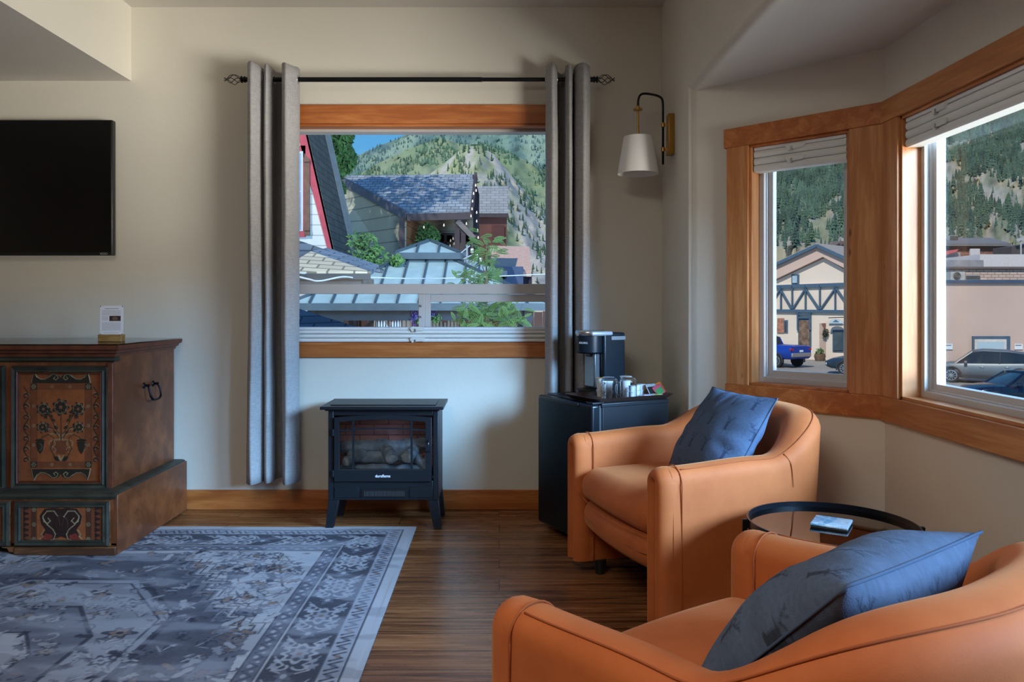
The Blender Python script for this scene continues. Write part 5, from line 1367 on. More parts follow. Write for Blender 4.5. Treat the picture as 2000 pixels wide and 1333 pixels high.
# steep gabled neighbour at the left edge
nb = thing('gabled_house', 'white sided steep gabled house with red trim at the left of the window', 'house', (-6.4, 20.2, GZ))
YN = 20.0
MB().prism([P(380, 700, YN+.05), P(690, 700, YN+.05), P(640, 478, YN+.05), P(590, 262, YN+.05), P(560, 130, YN+.05), P(480, 130, YN+.05), P(380, 480, YN+.05)], (0, 3.0, 0)).build('gable_wall', siding('white_siding', C(214, 212, 206), .27), nb)
M_RED = plain('red_trim_paint', C(176, 66, 78), .6, var=.12)
MB().prism([P(547, 130, YN), P(571, 130, YN), P(659, 520, YN), P(648, 520, YN)], (0, .05, 0)).build('bargeboard', M_RED, nb)
f0, f1 = P(571.5, 130, YN), P(660, 520, YN)
MB().prism([f0, f1, f1+Vector((-.06, 0, 0)), f0+Vector((-.06, 0, 0))], (0, 2.6, 0)).build('roof', shingle('dark_roof', C(92, 88, 80), .3, .2, .012, 'yz', .2), nb)
for k in range(3):
    off = Vector((.02+.045*k, 2.5+.08*k, 0)); MB().beam(f0+off, f1+off, .03, .06).build('roof_edge', plain('grey_fascia', C(132, 134, 132), .6, var=.1), nb)
# window with red trim and brown shutter
wq = lambda px, y: P(px, y, YN+.02)
w0, w1 = wq(566, 452), wq(592.5, 296)
MB().box((w0.x-.12, YN+.0, w0.z-.15), (w1.x+.06, YN+.06, w1.z+.15)).build('window_trim', M_RED, nb)
MB().box((w0.x, YN-.012, w0.z), (w1.x, YN+.0, w1.z)).build('window_frame', M_VINYL, nb)
MB().box((w0.x, YN-.016, w0.z+.03), (w1.x-.05, YN-.012, (w0.z+w1.z)/2-.015)).box((w0.x, YN-.016, (w0.z+w1.z)/2+.015), (w1.x-.05, YN-.012, w1.z-.06)).build('window_pane', plain('window_reflection_glass', C(150, 180, 205), .08, .2, var=.3, vs=2), nb)
s0, s1 = wq(595, 460), wq(606, 302)
M_SHUT = plain('brown_shutter', C(110, 78, 62), .7, var=.2)
m = MB().prism([wq(595, 460), wq(606, 460), wq(605.5, 313), wq(595, 300)], (0, -.05, 0)); m.build('shutter', M_SHUT, nb)
for zz in (s0.z+.12, s1.z-.2): MB().box((s0.x, YN-.06, zz), (s1.x, YN-.02, zz+.08)).build('shutter_batten', M_SHUT, nb)
# low shingled roofs in front of it
M_SHT = shingle('tan_shingles', C(176, 164, 140), .26, .13, .012, 'xy', .15); M_SHD = shingle('slate_shingles', C(96, 108, 120), .26, .13, .012, 'xy', .2)
def roofthing(label, pts, mat, ext=(0, 0, -.05), extra=None):
    c = sum((Vector(p) for p in pts), Vector())/len(pts); r0 = thing('roof_slope', label, 'roof', c)
    MB().prism(pts, ext).build('shingle_field', mat, r0); return r0
apex = P(607, 491, 8.4); el = P(540, 531, 7.6); er = P(724, 531, 7.8)
rt = roofthing('sunlit tan shingle hip roof at the lower left of the back window', [apex, el, er], M_SHT)
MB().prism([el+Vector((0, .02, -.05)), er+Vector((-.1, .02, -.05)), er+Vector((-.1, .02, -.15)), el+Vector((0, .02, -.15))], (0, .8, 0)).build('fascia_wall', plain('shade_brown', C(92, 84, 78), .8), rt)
MB().beam(el+Vector((0, -.01, -.05)), er+Vector((0, -.01, -.05)), .05, .06).build('gutter', plain('dark_gutter', C(56, 54, 52), .6), rt)
MB().prism([apex, er, P(740, 518, 9.0), P(640, 484, 9.0)], (0, 0, -.04)).build('side_shingles', M_SHD, rt)
roofthing('dark shingle roof rising behind the tan hip roof', [P(560, 462, 8.8), P(742, 524, 8.6), P(742, 532, 8.6), P(560, 512, 8.3)], shingle('charcoal_shingles', C(78, 84, 90), .26, .1, .01, 'xz', .2), (0, .3, 0))
roofthing('grey blue shingle roof at the bottom left corner of the back window', [P(560, 596, 5.6), P(720, 646, 5.2), P(720, 670, 5.2), P(560, 700, 4.9)], shingle('blue_grey_shingles', C(106, 116, 128), .22, .10, .008, 'xy', .25))

# mid house: tan gable wall, blue grey roof with tree shade, porch with string lights
mh = thing('tan_house', 'tan sided house with a grey blue shingle roof and dark porch', 'house', (-4, 25, GZ))
eL, eR = P(795, 419, 24.0), P(921, 416, 24.0); rL, rR = P(655, 343, 27.5), P(929, 340, 27.5)
nrm = (eR-eL).cross(rL-eL).normalized(); nrm = nrm if nrm.z > 0 else -nrm
MB().prism([eL, eR, rR, rL], nrm*-.12).build('roof', shingle('house_shingles', C(140, 148, 156), .26, .115, .012, 'xz', .22), mh)
MB().beam(eL+Vector((0, -.05, -.10)), eR+Vector((0, -.05, -.10)), .06, .22).build('eave_fascia', plain('dark_brown_trim', C(66, 54, 56), .7), mh)
MB().beam(rL-nrm*.05, eL-nrm*.05, .10, .26).build('rake_board', plain('blue_grey_trim', C(92, 96, 108), .7), mh)
MB().beam(rR-nrm*.05, eR-nrm*.05, .10, .22).build('rake_board', plain('dark_brown_trim', C(66, 54, 56), .7), mh)
gl_, gr_ = P(640, 352, 27.6), P(790, 428, 24.15)
MB().prism([P(560, 350, 29.0), P(655, 350, 27.6), gr_, P(788, 560, 24.15), P(560, 560, 29.0)], (0.05, .12, 0)).build('gable_wall', siding('tan_siding', C(168, 168, 148), .42), mh)
MB().beam(P(785, 424, 24.05), P(785, 560, 24.05), .16, .12, (0, 1, 0)).build('corner_board', plain('dark_brown_trim', C(66, 54, 56), .7), mh)
M_PORCH = plain('porch_brown', C(60, 46, 48), .75, var=.2)
MB().beam(P(893, 418, 24.1), P(893, 560, 24.1), .16, .16, (0, 1, 0)).build('porch_post', M_PORCH, mh)
MB().beam(P(905, 424, 24.1), P(905, 560, 24.1), .14, .14, (0, 1, 0)).build('porch_post', M_PORCH, mh)
MB().beam(P(927, 346, 27.3), P(929, 480, 24.0), .13, .2, (0, 1, 0)).build('porch_post', M_PORCH, mh)
MB().beam(P(893, 432, 24.0), P(926, 466, 24.0), .10, .16).build('porch_brace', plain('grey_brace', C(112, 104, 100), .8), mh)
MB().prism([P(790, 420, 26.5), P(925, 418, 26.5), P(925, 560, 26.5), P(790, 560, 26.5)], (0, .1, 0)).build('porch_back_wall', siding('porch_wall', C(142, 132, 112), .4), mh)
MB().prism([P(790, 425, 24.3), P(812, 425, 26.4), P(812, 560, 26.4), P(790, 560, 24.3)], (.05, .05, 0)).build('porch_side_wall', siding('orange_siding', C(176, 122, 78), .4), mh)
m = MB()
for x_ in (842, 862, 878, 915): m.beam(P(x_, 460, 26.3), P(x_, 560, 26.3), .18, .1, (0, 1, 0))
m.beam(P(838, 464, 26.3), P(925, 464, 26.3), .1, .3)
m.build('porch_framing', M_PORCH, mh)
MB().prism([P(926, 345, 27.2), P(936, 380, 26.5), P(936, 520, 26.2), P(926, 520, 26.2)], (0, .1, 0)).build('end_wall', M_PORCH, mh)
# second brown house with grey roof
bh = thing('brown_house', 'brown sided house with a plain grey roof behind the porch', 'house', (1, 36, GZ))
MB().prism([P(929, 364, 38), P(993, 363, 38), P(993, 421, 35), P(929, 420, 35)], (0, .1, -.1)).build('roof', shingle('pale_grey_shingles', C(150, 150, 150), .4, .16, .01, 'xz', .12), bh)
MB().prism([P(925, 424, 35.2), P(990, 424, 35.2), P(990, 760, 35.2), P(925, 760, 35.2)], (0, 3, 0)).build('wall', plain('brown_siding', C(104, 62, 52), .8, var=.25, vs=1.5), bh)
MB().box(tuple(P(962, 470, 35.1)), tuple(P(985, 440, 35.15))).build('shuttered_opening', plain('dark_red_brown', C(86, 48, 42), .8), bh)
MB().beam(P(929, 421, 35), P(993, 421, 35), .1, .18).build('eave_fascia', plain('dark_brown_trim', C(66, 54, 56), .7), bh)
# tan flat building and blue panel
tbn = thing('tan_building', 'low tan building with a blue panelled front right of the gazebo', 'building', (2, 30, GZ))
MB().prism([P(957, 480, 32), P(1034, 482, 32), P(1038, 530, 28), P(957, 530, 28)], (0, 0, -.2)).build('roof', plain('pink_tan_roof', C(196, 162, 146), .85, var=.1), tbn)
MB().prism([P(955, 521, 27.8), P(1022, 521, 27.8), P(1022, 725, 27.8), P(955, 725, 27.8)], (0, .5, 0)).build('blue_panel', plain('navy_panel', C(66, 84, 118), .7, var=.1), tbn)
MB().prism([P(1021, 525, 28.4), P(1039, 531, 28), P(1039, 580, 28), P(1021, 580, 28.4)], (0, .5, 0)).build('side_wall', plain('dark_navy', C(60, 58, 74), .7), tbn)

# gazebo with two tier metal roof
M_GZ = plain('gazebo_metal_roof', C(146, 168, 170), .55, .15, var=.14, vs=3); M_GZD = plain('gazebo_trim', C(66, 80, 88), .5, .2); M_GZF = plain('gazebo_frame', C(44, 52, 60), .6)
def gazebo(label, cxp, Y, hw, eav, top_hw, zt, cup, zp, ribs):
    yc = Y+hw; X0 = (cxp-CX)/F*(Y+hw*.35)
    r0 = thing('gazebo', label, 'gazebo', (X0, yc, -1.2))
    def tier(name, a, za, b, zb):
        for k in range(4):
            R_ = Matrix.Rotation(k*math.pi/2, 3, 'Z'); T = lambda x, y, z: Vector((X0, yc, 0))+R_ @ Vector((x, y, z))
            pts = [T(-a, -a, za), T(a, -a, za), T(b, -b, zb), T(-b, -b, zb)] if b > .05 else [T(-a, -a, za), T(a, -a, za), T(0, 0, zb)]
            MB().prism(pts, (0, 0, -.02)).build(name, M_GZ, r0)
            m = MB(); nr = max(2, int(2*a/ribs))
            for i in range(nr+1):
                x = -a+2*a*i/nr; f = 1-max(0, (abs(x)-b)/(a-b)) if abs(x) > b else 1
                if f < .04: continue
                m.beam(T(x, -a, za+.015), T(x, -a+(a-b)*f, za+(zb-za)*f+.015), .03, .04)
            m.beam(T(-a, -a, za+.015), T(-b, -b, zb+.015), .05, .05)
            m.build('roof_ribs', M_GZD, r0)
            MB().beam(T(-a, -a, za-.05), T(a, -a, za-.05), .05, .12).build('eave_beam', M_GZD, r0)
    tier('roof_panel', hw, eav, top_hw, zt)
    tier('cupola_panel', cup, zt+.13, .03, zp)
    MB().box((X0-top_hw, yc-top_hw, zt-.02), (X0+top_hw, yc+top_hw, zt+.13)).build('cupola_base', M_GZF, r0)
    for sx_ in (-1, 1):
        for sy_ in (-1, 1):
            x, y = X0+sx_*(hw-.35), yc+sy_*(hw-.35)
            MB().box((x-.07, y-.07, -1.2), (x+.07, y+.07, eav-.05)).build('post', M_GZF, r0)
            for d in ((-sx_, 0), (0, -sy_)): MB().beam((x, y, eav-.75), (x+d[0]*.6, y+d[1]*.6, eav-.15), .07, .07).build('brace', M_GZF, r0)
    m = MB()
    for s_ in (-1, 1): m.box((X0-hw+.25, yc+s_*(hw-.35)-.05, eav-.28), (X0+hw-.25, yc+s_*(hw-.35)+.05, eav-.05)).box((X0+s_*(hw-.35)-.05, yc-hw+.25, eav-.28), (X0+s_*(hw-.35)+.05, yc+hw-.25, eav-.05))
    m.build('ring_beams', M_GZF, r0)
    return r0, X0, yc
gz, gx, gy = gazebo('teal grey metal gazebo with a two tier ribbed roof outside the back window', 826, 12.6, 2.14, 1.125, .50, 1.93, .60, 2.33, .33)
t = NT('sheer_curtain'); t.fin(C(225, 225, 225), .8)
M_SHEER = plain('sheer_white', C(214, 216, 222), .8, var=.1, vs=8)
for (xa_, xb_, yy) in ((-1.35, -.55, 1), (-.20, .45, 1), (-.75, -.35, -1)):
    pts = [Vector((gx+xa_+(xb_-xa_)*i/60, gy+yy*1.70+.05*math.sin(i*.9), 0)) for i in range(61)]
    MB().grid(lambda u, v: (pts[int(u*60)].x, pts[int(u*60)].y, -1.1+(1.95+.12*math.sin(u*9))*v), 60, 4).build('sheer_curtain', M_SHEER, gz, smooth=True, solid=.01)
gazebo('second smaller metal gazebo roof behind the first one', 884, 19.0, 1.35, 1.95, .30, 2.35, .34, 2.5, .33)
struct('ground_terrace', MB().box((-9, 10.5, GZ), (4.5, 30, -1.2)), plain('terrace_gravel', C(120, 112, 100), .9, var=.2))
fw = MB()
for i in range(46): x = -5.8+.2*i; fw.box((x, 17.6, -1.2), (x+.19, 17.64, .95+.02*(i % 3)))
tag(fw.build('wooden_fence', plain('fence_brown', C(74, 52, 44), .8, var=.3, vs=2), None), 'dark brown board fence behind the gazebo', 'fence')

# leafy trees
M_LF = green('leaf_green', C(84, 120, 64), .45, 2.0); M_LF2 = green('fern_green', C(74, 104, 54), .4, 3.0)
def leaves(centres, n, size, rng, flat=.6):
    m = MB()
    for _ in range(n):
        c, r_ = centres[rng.randrange(len(centres))]; c = Vector(c)
        d = Vector((rng.gauss(0, 1), rng.gauss(0, 1), rng.gauss(0, 1))).normalized()*r_*rng.uniform(.55, 1.0)
        p = c+d; a = Vector((rng.gauss(0, 1), rng.gauss(0, 1), rng.gauss(0, flat))).normalized()*size*rng.uniform(.6, 1.2); b = a.orthogonal().normalized()*a.length*.45
        m.add([p-a, p+b, p+a, p-b], [(0, 1, 2, 3)])
    return m
def tree(name, label, base, top, centres, n, size, mat, seed, trunk_r=.08, cat='tree'):
    rng = random.Random(seed); r0 = thing(name, label, cat, base)
    leaves(centres, n, size, rng).build('foliage', mat, r0)
    m = MB().tube([Vector(base), (Vector(base)+Vector(top))/2+Vector((.05, 0, 0)), Vector(top)], [trunk_r, trunk_r*.8, trunk_r*.4], 8)
    for c, r_ in centres: m.tube([Vector(top)-(Vector(top)-Vector(base))*.3, Vector(c)], [trunk_r*.5, trunk_r*.12], 5)
    m.build('trunk', M_BARK, r0); return r0
tree('leafy_tree', 'leafy green tree rising behind the steep gabled house', (P(640, 600, 25).x, 25, GZ), P(652, 300, 25), [(Vector((-8.4, 18.4, 12.6)), 2.3), (Vector((-6.9, 19.4, 12.2)), 1.9), (Vector((-7.8, 17.0, 11.4)), 1.8), (P(655, 270, 25), 0.54), (P(668, 312, 25), 0.49), (P(650, 225, 25), 0.65), (P(646, 330, 25), 0.49), (P(672, 262, 25), 0.32), (P(660, 322, 25), 0.37), (P(655, 372, 25), 0.32)], 6500, .15, M_LF, 1, .16)  # first three crown clusters are out of view, added to shade the tan house roof
tree('leafy_shrub', 'green leafy branches in front of the tan house wall', (P(690, 600, 14).x, 14, -1.2), P(705, 500, 14), [(P(700, 470, 14), .20), (P(722, 478, 14), .22), (P(738, 500, 14), .20), (P(705, 495, 14), .25), (P(720, 512, 14), .16), (P(775, 510, 14), .12)], 700, .06, M_LF, 2, .03, 'shrub')
tree('climbing_plant', 'bushy green plant hanging at the porch of the tan house', (P(832, 560, 24.6).x, 24.6, -1.2), P(835, 470, 24.6), [(P(835, 450, 24.6), .25), (P(828, 465, 24.6), .3), (P(842, 462, 24.6), .28), (P(806, 490, 24.4), .2)], 900, .10, M_LF, 3, .04, 'plant')
def fern_tree(label, spots, seed, Y, base):
    rng = random.Random(seed); r0 = thing('sapling', label, 'sapling', (base[0], Y, GZ)); m = MB(); st = MB()
    top = P(spots[0][0], spots[0][1]+10, Y); st.tube([(base[0], Y, GZ), top], [.03, .008], 6)
    for px, py, s_ in spots:
        c = P(px, py, Y)+Vector((0, rng.uniform(-.2, .2), 0)); k = rng.randrange(13, 18)
        b = Vector((base[0]+(top.x-base[0])*.8, Y, c.z-.15)); st.tube([b, c], .006, 4)
        for i in range(k):
            c = P(px, py, Y)+Vector((rng.uniform(-.6, .6)*s_, rng.uniform(-.2, .2), rng.uniform(-.5, .5)*s_)); a = rng.choice([rng.uniform(-.7, .7), math.pi+rng.uniform(-.7, .7), rng.uniform(.8, 2.3)]); d = Vector((math.cos(a), rng.uniform(-.4, .4), math.sin(a)*.7-.1)).normalized(); L = s_*rng.uniform(.5, .8)
            for q in range(1, 15):
                p = c+d*(L*q/14)+Vector((0, 0, -.25*L*(q/14)**2)); w_ = L*.15*math.sin(math.pi*min(1, q/15+.12)); nx_ = d.cross(Vector((0, 1, .2))).normalized()
                for s2 in (-1, 1): m.add([p, p+nx_*(w_*s2)*.5+d*.011+Vector((0, .012, 0)), p+nx_*(w_*s2), p+nx_*(w_*s2)*.5-d*.005], [(0, 1, 2, 3)])
    m.build('foliage', M_LF2, r0); st.build('stem', M_BARK, r0)
fern_tree('young feathery leaved sapling standing in front of the gazebo', [(950, 475, .25), (952, 500, .28), (942, 520, .25), (955, 540, .3), (948, 560, .25), (905, 545, .2), (930, 555, .2)], 5, 9.5, (P(950, 600, 9.5).x,))
fern_tree('low feathery green bush under the gazebo eave, right half of the window', [(920, 610, .28), (945, 600, .3), (960, 615, .35), (980, 605, .3), (930, 625, .3), (1000, 620, .25), (955, 630, .3), (975, 628, .3), (1010, 610, .2), (900, 625, .22)], 6, 8.6, (P(950, 640, 8.6).x,))
# hanging flower basket and lights
YB = 12.9
hb = thing('flower_basket', 'purple flowers hanging at the gazebo, beside the window mullion', 'flower basket', P(816, 615, YB))
leaves([(P(814, 612, YB), .10), (P(814, 625, YB), .12), (P(848, 612, YB), .08)], 500, .022, random.Random(9)).build('flowers', plain('purple_petals', C(110, 92, 170), .7, var=.4, vs=20), hb)
leaves([(P(822, 626, YB), .10), (P(852, 622, YB), .10)], 300, .03, random.Random(8)).build('foliage', M_LF, hb)
MB().tube([P(816, 590, YB), P(816, 612, YB)], .004, 5).build('hanger', M_BLACK, hb)
M_BULB = NT('warm_bulb').fin(C(255, 240, 210), .4, Emission_Color=(1, .85, .6, 1), Emission_Strength=.35)
def strings(label, pts, bulbs, Y0, grp=None):
    r0 = thing('string_light', label, 'string lights', pts[0]); MB().tube(crom(pts, 6), .006, 5).build('cable', M_BLACK, r0)
    for b in bulbs: MB().lathe([(0, -.05), (.02, -.035), (.023, -.01), (.014, .02), (.010, .04), (0, .045)], b, 10).build('bulb', M_BULB, r0, smooth=True)
strings('string of bulbs running down the end post of the tan house', [P(928, 345, 26.9), P(926, 370, 26.5), P(922, 400, 24), P(928, 420, 23.9), P(933, 475, 23.9)], [P(x, y, 23.85) for x, y in ((929, 362), (925, 378), (923, 393), (930, 372), (922, 408), (931, 415), (931, 432), (933, 450), (934, 464), (920, 422))], 24)
strings('string of warm bulbs hanging under the porch roof', [P(800, 428, 23.9), P(828, 440, 23.9), P(868, 436, 23.9), P(912, 432, 23.9)], [P(828, 444, 23.85), P(867, 440, 23.85), P(911, 437, 23.85), P(880, 470, 25), P(879, 480, 25), P(885, 466, 25), P(887, 476, 25), P(858, 488, 25)], 24)
tag(MB().tube(crom([P(540, 530, 7), P(700, 541, 9), P(860, 544, 11), P(1080, 535, 13)], 12), .008, 6).build('overhead_cable', plain('pale_cable', C(190, 196, 200), .6), None), 'pale cable crossing in front of the gazebo roof', 'cable')
tag(MB().tube(crom([P(540, 530, 6.9), P(600, 545, 7), P(625, 549, 7), P(670, 541, 7.4), P(700, 545, 8)], 10), .008, 6).build('overhead_cable', plain('pale_cable', C(190, 196, 200), .6), None), 'sagging pale cable under the tan roof edge', 'cable')
at_ = thing('antenna', 'small antenna frame with arms beside the gazebo roof', 'antenna', P(912, 560, 15))
m = MB().cyl(P(912, 600, 15), P(912, 478, 15), .02, n=6)
for y0_, x1_, y1_ in ((498, 918, 480), (510, 925, 497), (525, 933, 508)): m.beam(P(896, y0_, 15), P(x1_, y1_, 15), .02, .02)
m.build('mast', plain('antenna_grey', C(150, 156, 160), .5, .4), at_)
for x_, y_ in ((922, 490), (931, 500), (939, 508)): MB().cyl(P(x_, y_+4, 15), P(x_, y_-4, 15), .03, n=10).build('insulator', M_WHITEP, at_)

# ---------------------------------------------------------------- across the street, seen from the bay
M_PINK = plain('pink_stucco', C(205, 176, 160), .9, var=.06, vs=.3, bump=.2, bs=6); M_CREAM = plain('cream_stucco', C(226, 208, 190), .9, var=.05, vs=.4)
M_BLUE = plain('slate_blue_trim', C(72, 96, 116), .7, var=.1)
pg = thing('gabled_inn', 'pink gabled building with blue timber framing across the street', 'building', (24, 58, GZ))
pa, pb2 = P(1400, 0, 61.0), P(1760, 0, 50.5)       # facade line, nearer on the right
fd = Vector((pb2.x-pa.x, pb2.y-pa.y, 0)); FL = fd.length; fd.normalize(); fn_ = Vector((fd.y, -fd.x, 0))
fn_ = fn_ if fn_.y < 0 else -fn_
def fp(px, py, off=0):                            # a point on the facade plane
    k = (px-CX)/F; # solve pa + fd*t with x/y = k
    t_ = (k*pa.y-pa.x)/(fd.x-k*fd.y); q = Vector((pa.x, pa.y, 0))+fd*t_; z = H-(py-CY)/F*q.y
    return Vector((q.x, q.y, z))+fn_*off
def face(name, pts, mat, d=.15, off=0, par=pg): return MB().prism([fp(a, b, off) for a, b in pts], -fn_*d).build(name, mat, par)
face('lower_wall', [(1420, 561), (1745, 553), (1745, 725), (1420, 712)], M_CREAM, 4)
# gable set back a little above the front
face('gable_wall', [(1420, 600), (1420, 556), (1513, 548), (1608, 503), (1680, 548), (1745, 575), (1745, 600)], M_CREAM, 3, -.25)
face('upper_band', [(1513, 547), (1608, 502), (1598, 482), (1513, 521)], M_PINK, .3, .10)
face('upper_band', [(1608, 502), (1680, 540), (1680, 518), (1598, 482)], M_PINK, .3, .10)
def fbeam(name, a, b, w, mat=M_BLUE, off=.12, d=.14, par=pg):
    return MB().beam(fp(*a, off), fp(*b, off), d, w, (0, 0, 1) if abs(a[0]-b[0]) > 3 else tuple(fd)).build(name, mat, par)
fbeam('rake_board', (1505, 524), (1599, 480), .22, off=.3); fbeam('rake_board', (1599, 480), (1690, 521), .22, off=.3)
MB().prism([fp(1599, 479, .35), fp(1420, 562, .35), fp(1420, 562, -9), fp(1599, 479, -9)], (0, 0, .12)).build('roof', plain('grey_brown_roof', C(160, 148, 136), .9, var=.1), pg)
MB().prism([fp(1599, 479, .35), fp(1690, 521, .35), fp(1690, 521, -9), fp(1599, 479, -9)], (0, 0, .12)).build('roof', plain('grey_brown_roof', C(160, 148, 136), .9, var=.1), pg)
face('rear_roof', [(1440, 528), (1513, 503), (1592, 479), (1505, 526), (1440, 556)], plain('grey_brown_roof', C(160, 148, 136), .9, var=.1), .3, -1.5)
fbeam('cornice', (1420, 564), (1745, 553), .26); fbeam('rail_beam', (1420, 606), (1745, 610), .20)
for x in (1500, 1527, 1549, 1575, 1603, 1633, 1665, 1700): fbeam('timber_post', (x, 563-(x-1420)*.03), (x, 606), .09)
zg = [(1472, 606), (1500, 566), (1527, 606) if False else (1525, 566), (1549, 605), (1575, 565), (1603, 606), (1634, 564), (1665, 606), (1700, 563)]
zg = [(1500, 606), (1526, 565), (1549, 605), (1575, 564), (1603, 606), (1634, 562), (1665, 607), (1700, 561)]
for a, b in zip(zg, zg[1:]): fbeam('timber_brace', a, b, .10)
w_ = face('gable_window', [(1543, 536), (1558, 536), (1558, 556), (1543, 556)], M_BLUE, .1, -.2)
MB().prism([fp(a, b, -.16) for a, b in [(1546, 539), (1555, 539), (1555, 553), (1546, 553)]], fn_*.05).build('pane', plain('pane_blue', C(170, 190, 200), .3), w_)
M_DKP = plain('dark_pane', C(70, 82, 88), .15, var=.3, vs=2)
def swin(x0, y0, x1, y1, mat=M_DKP):
    f_ = face('shop_window', [(x0, y0), (x1, y0-.5), (x1, y1+.8), (x0, y1)], M_BLUE, .1, .08)
    MB().prism([fp(a, b, .1) for a, b in [(x0+2.5, y0+3), (x1-2.5, y0+3), (x1-2.5, y1-2), (x0+2.5, y1-2)]], fn_*.04).build('pane', mat, f_)
swin(1560, 623, 1585, 678, plain('display_glass', C(120, 96, 78), .3, var=.6, vs=3)); swin(1627, 645, 1650, 687); swin(1532, 626, 1539, 650)
face('brick_pier', [(1520, 622), (1532, 622), (1533, 650), (1519, 650)], plain('brick_red', C(170, 118, 96), .9, var=.3, vs=5), .1, .12)
for x in (1560, 1584): fbeam('window_post', (x, 610), (x, 645), .12)
for y in (614, 621): fbeam('transom', (1560, y), (1585, y), .10)
d_ = face('shop_door', [(1601, 632), (1613, 631), (1613, 697), (1601, 694)], plain('door_tan', C(186, 158, 140), .7), .1, .05)
MB().prism([fp(a, b, .07) for a, b in [(1606, 632), (1614, 632), (1613, 645)]], fn_*.05).build('transom_panel', plain('brown_red', C(130, 80, 66), .7), d_)
# hanging sign, wreath lamp, flower barrel
sg = thing('hanging_sign', 'oval grey shop sign hanging on an iron bracket by the inn', 'sign', fp(1640, 632, .6))
MB().beam(fp(1625, 621, .5), fp(1655, 620, .5), .04, .05).build('bracket', M_BLACK, sg)
sp_ = [fp(1640+13*math.cos(a), 631+(8 if math.sin(a) > 0 else 8)*-math.sin(a)*(1.0 if math.sin(a) > 0 else .55), .5) for a in [2*math.pi*i/28 for i in range(28)]]
MB().prism(sp_, fn_*.05).build('sign_board', plain('sign_grey', C(190, 200, 204), .5), sg)
MB().prism([fp(1627, 632, .56), fp(1653, 632, .56), fp(1653, 636.5, .56), fp(1627, 636.5, .56)], fn_*.02).build('name_band', plain('sign_dark', C(84, 98, 108), .5), sg)
MB().prism([fp(1634, 629, .56), fp(1640, 624.5, .56), fp(1646, 629, .56)], fn_*.02).build('mountain_emblem', plain('emblem_blue', C(90, 120, 140), .5), sg)
lp = thing('wall_lamp', 'dark wreath and lamp on the wall beside the inn door', 'lamp', fp(1616, 650, .2))
leaves([(fp(1616, 648, .25), .22), (fp(1615, 654, .25), .18)], 260, .08, random.Random(3)).build('wreath', green('wreath_green', C(70, 70, 56)), lp)
fbm = thing('flower_barrel', 'brown planter barrel with plants beside the inn door', 'planter', fp(1612, 705, .8))
bq = fp(1612, 705, .8); MB().lathe([(0, 0), (.30, 0), (.38, .3), (.34, .5), (0, .48)], (bq.x, bq.y, GZ), 16).build('barrel', plain('barrel_brown', C(104, 80, 62), .8, var=.3), fbm, smooth=40)
leaves([(Vector((bq.x, bq.y, GZ+.62)), .30)], 200, .08, random.Random(6)).build('foliage', M_LF, fbm)
sp2 = thing('carved_signpost', 'red and cream carved post sign behind the blue truck', 'sign', fp(1522, 660, 1.5))
for (a, b, c_, d2, mt) in ((1518, 622, 1523, 628, C(200, 190, 170)), (1516, 628, 1526, 640, C(170, 70, 50)), (1515, 640, 1527, 648, C(216, 200, 180))):
    MB().prism([fp(a, b, 1.5), fp(c_, b, 1.5), fp(c_, d2, 1.5), fp(a, d2, 1.5)], fn_*.15).build('carved_tier', plain('carved_'+str(a), mt, .7, var=.3, vs=8), sp2, bevel=.05)
MB().cyl((fp(1521, 650, 1.55).x, fp(1521, 650, 1.55).y, GZ), fp(1521, 630, 1.55), .06).build('post', M_BLACK, sp2)
# small brown roof at the right of the gable
ar = thing('wooden_canopy', 'weathered brown timber canopy roof right of the pink gable', 'canopy', P(1645, 500, 70))
MB().prism([P(1618, 488, 70), P(1645, 471, 70), P(1720, 471, 70), P(1720, 488, 70)], (0, 2, .1)).build('roof', plain('weathered_brown', C(112, 92, 84), .9, var=.3, vs=2), ar)
m = MB()
for i in range(9): m.beam(P(1622+10*i, 487, 69.9), P(1640+10*i, 476, 69.9), .1, .1)
m.beam(P(1645, 492, 70), P(1720, 492, 70), .2, .3).beam(P(1645, 490, 70), P(1645, 560, 70), .25, .25, (0, 1, 0)).build('rafters', M_PORCH, ar)

# plain pink wall with mural and signs
pw = thing('pink_building', 'large blank pink stucco building with a blue roof edge behind the cars', 'building', (27, 43, GZ))
MB().box((24.1, 42, GZ), (46, 50, P(0, 551, 42).z)).build('wall', M_PINK, pw)
MB().box((24.0, 41.86, P(0, 553, 42).z), (46.1, 50, P(0, 547.5, 42).z)).build('coping', plain('navy_coping', C(64, 84, 108), .6), pw)
mu = thing('mural', 'framed pale landscape mural on the pink wall above the grey car', 'mural', P(1934, 700, 41.9))
def pbx(px0, py0, px1, py1, Y, d): a = P(px0, py1, Y); b = P(px1, py0, Y); return MB().box((a.x, Y-d, a.z), (b.x, Y, b.z))
pbx(1898, 657, 1971, 700, 41.95, .10).build('frame', M_BLUE, mu); pbx(1903.5, 663, 1965.5, 700, 41.84, .02).build('mat_board', plain('mural_cream', C(214, 200, 186), .8), mu)
t = NT('mural_paint'); s3 = t.n('SeparateXYZ'); g_ = t.n('TexCoord'); t.t.links.new(g_.outputs['Object'], s3.inputs[0])
hz_ = t.math('ADD', s3.outputs['Z'], t.math('MULTIPLY', t.noise(3, 4), .5))
pbx(1908, 668, 1961, 700, 41.81, .02).build('painting', t.fin(t.ramp(t.math('ADD', t.math('MULTIPLY', hz_, .6), .3), [(.2, C(96, 116, 104)), (.42, C(140, 160, 150)), (.52, C(190, 205, 205)), (.8, C(176, 196, 204))]), .8), mu)
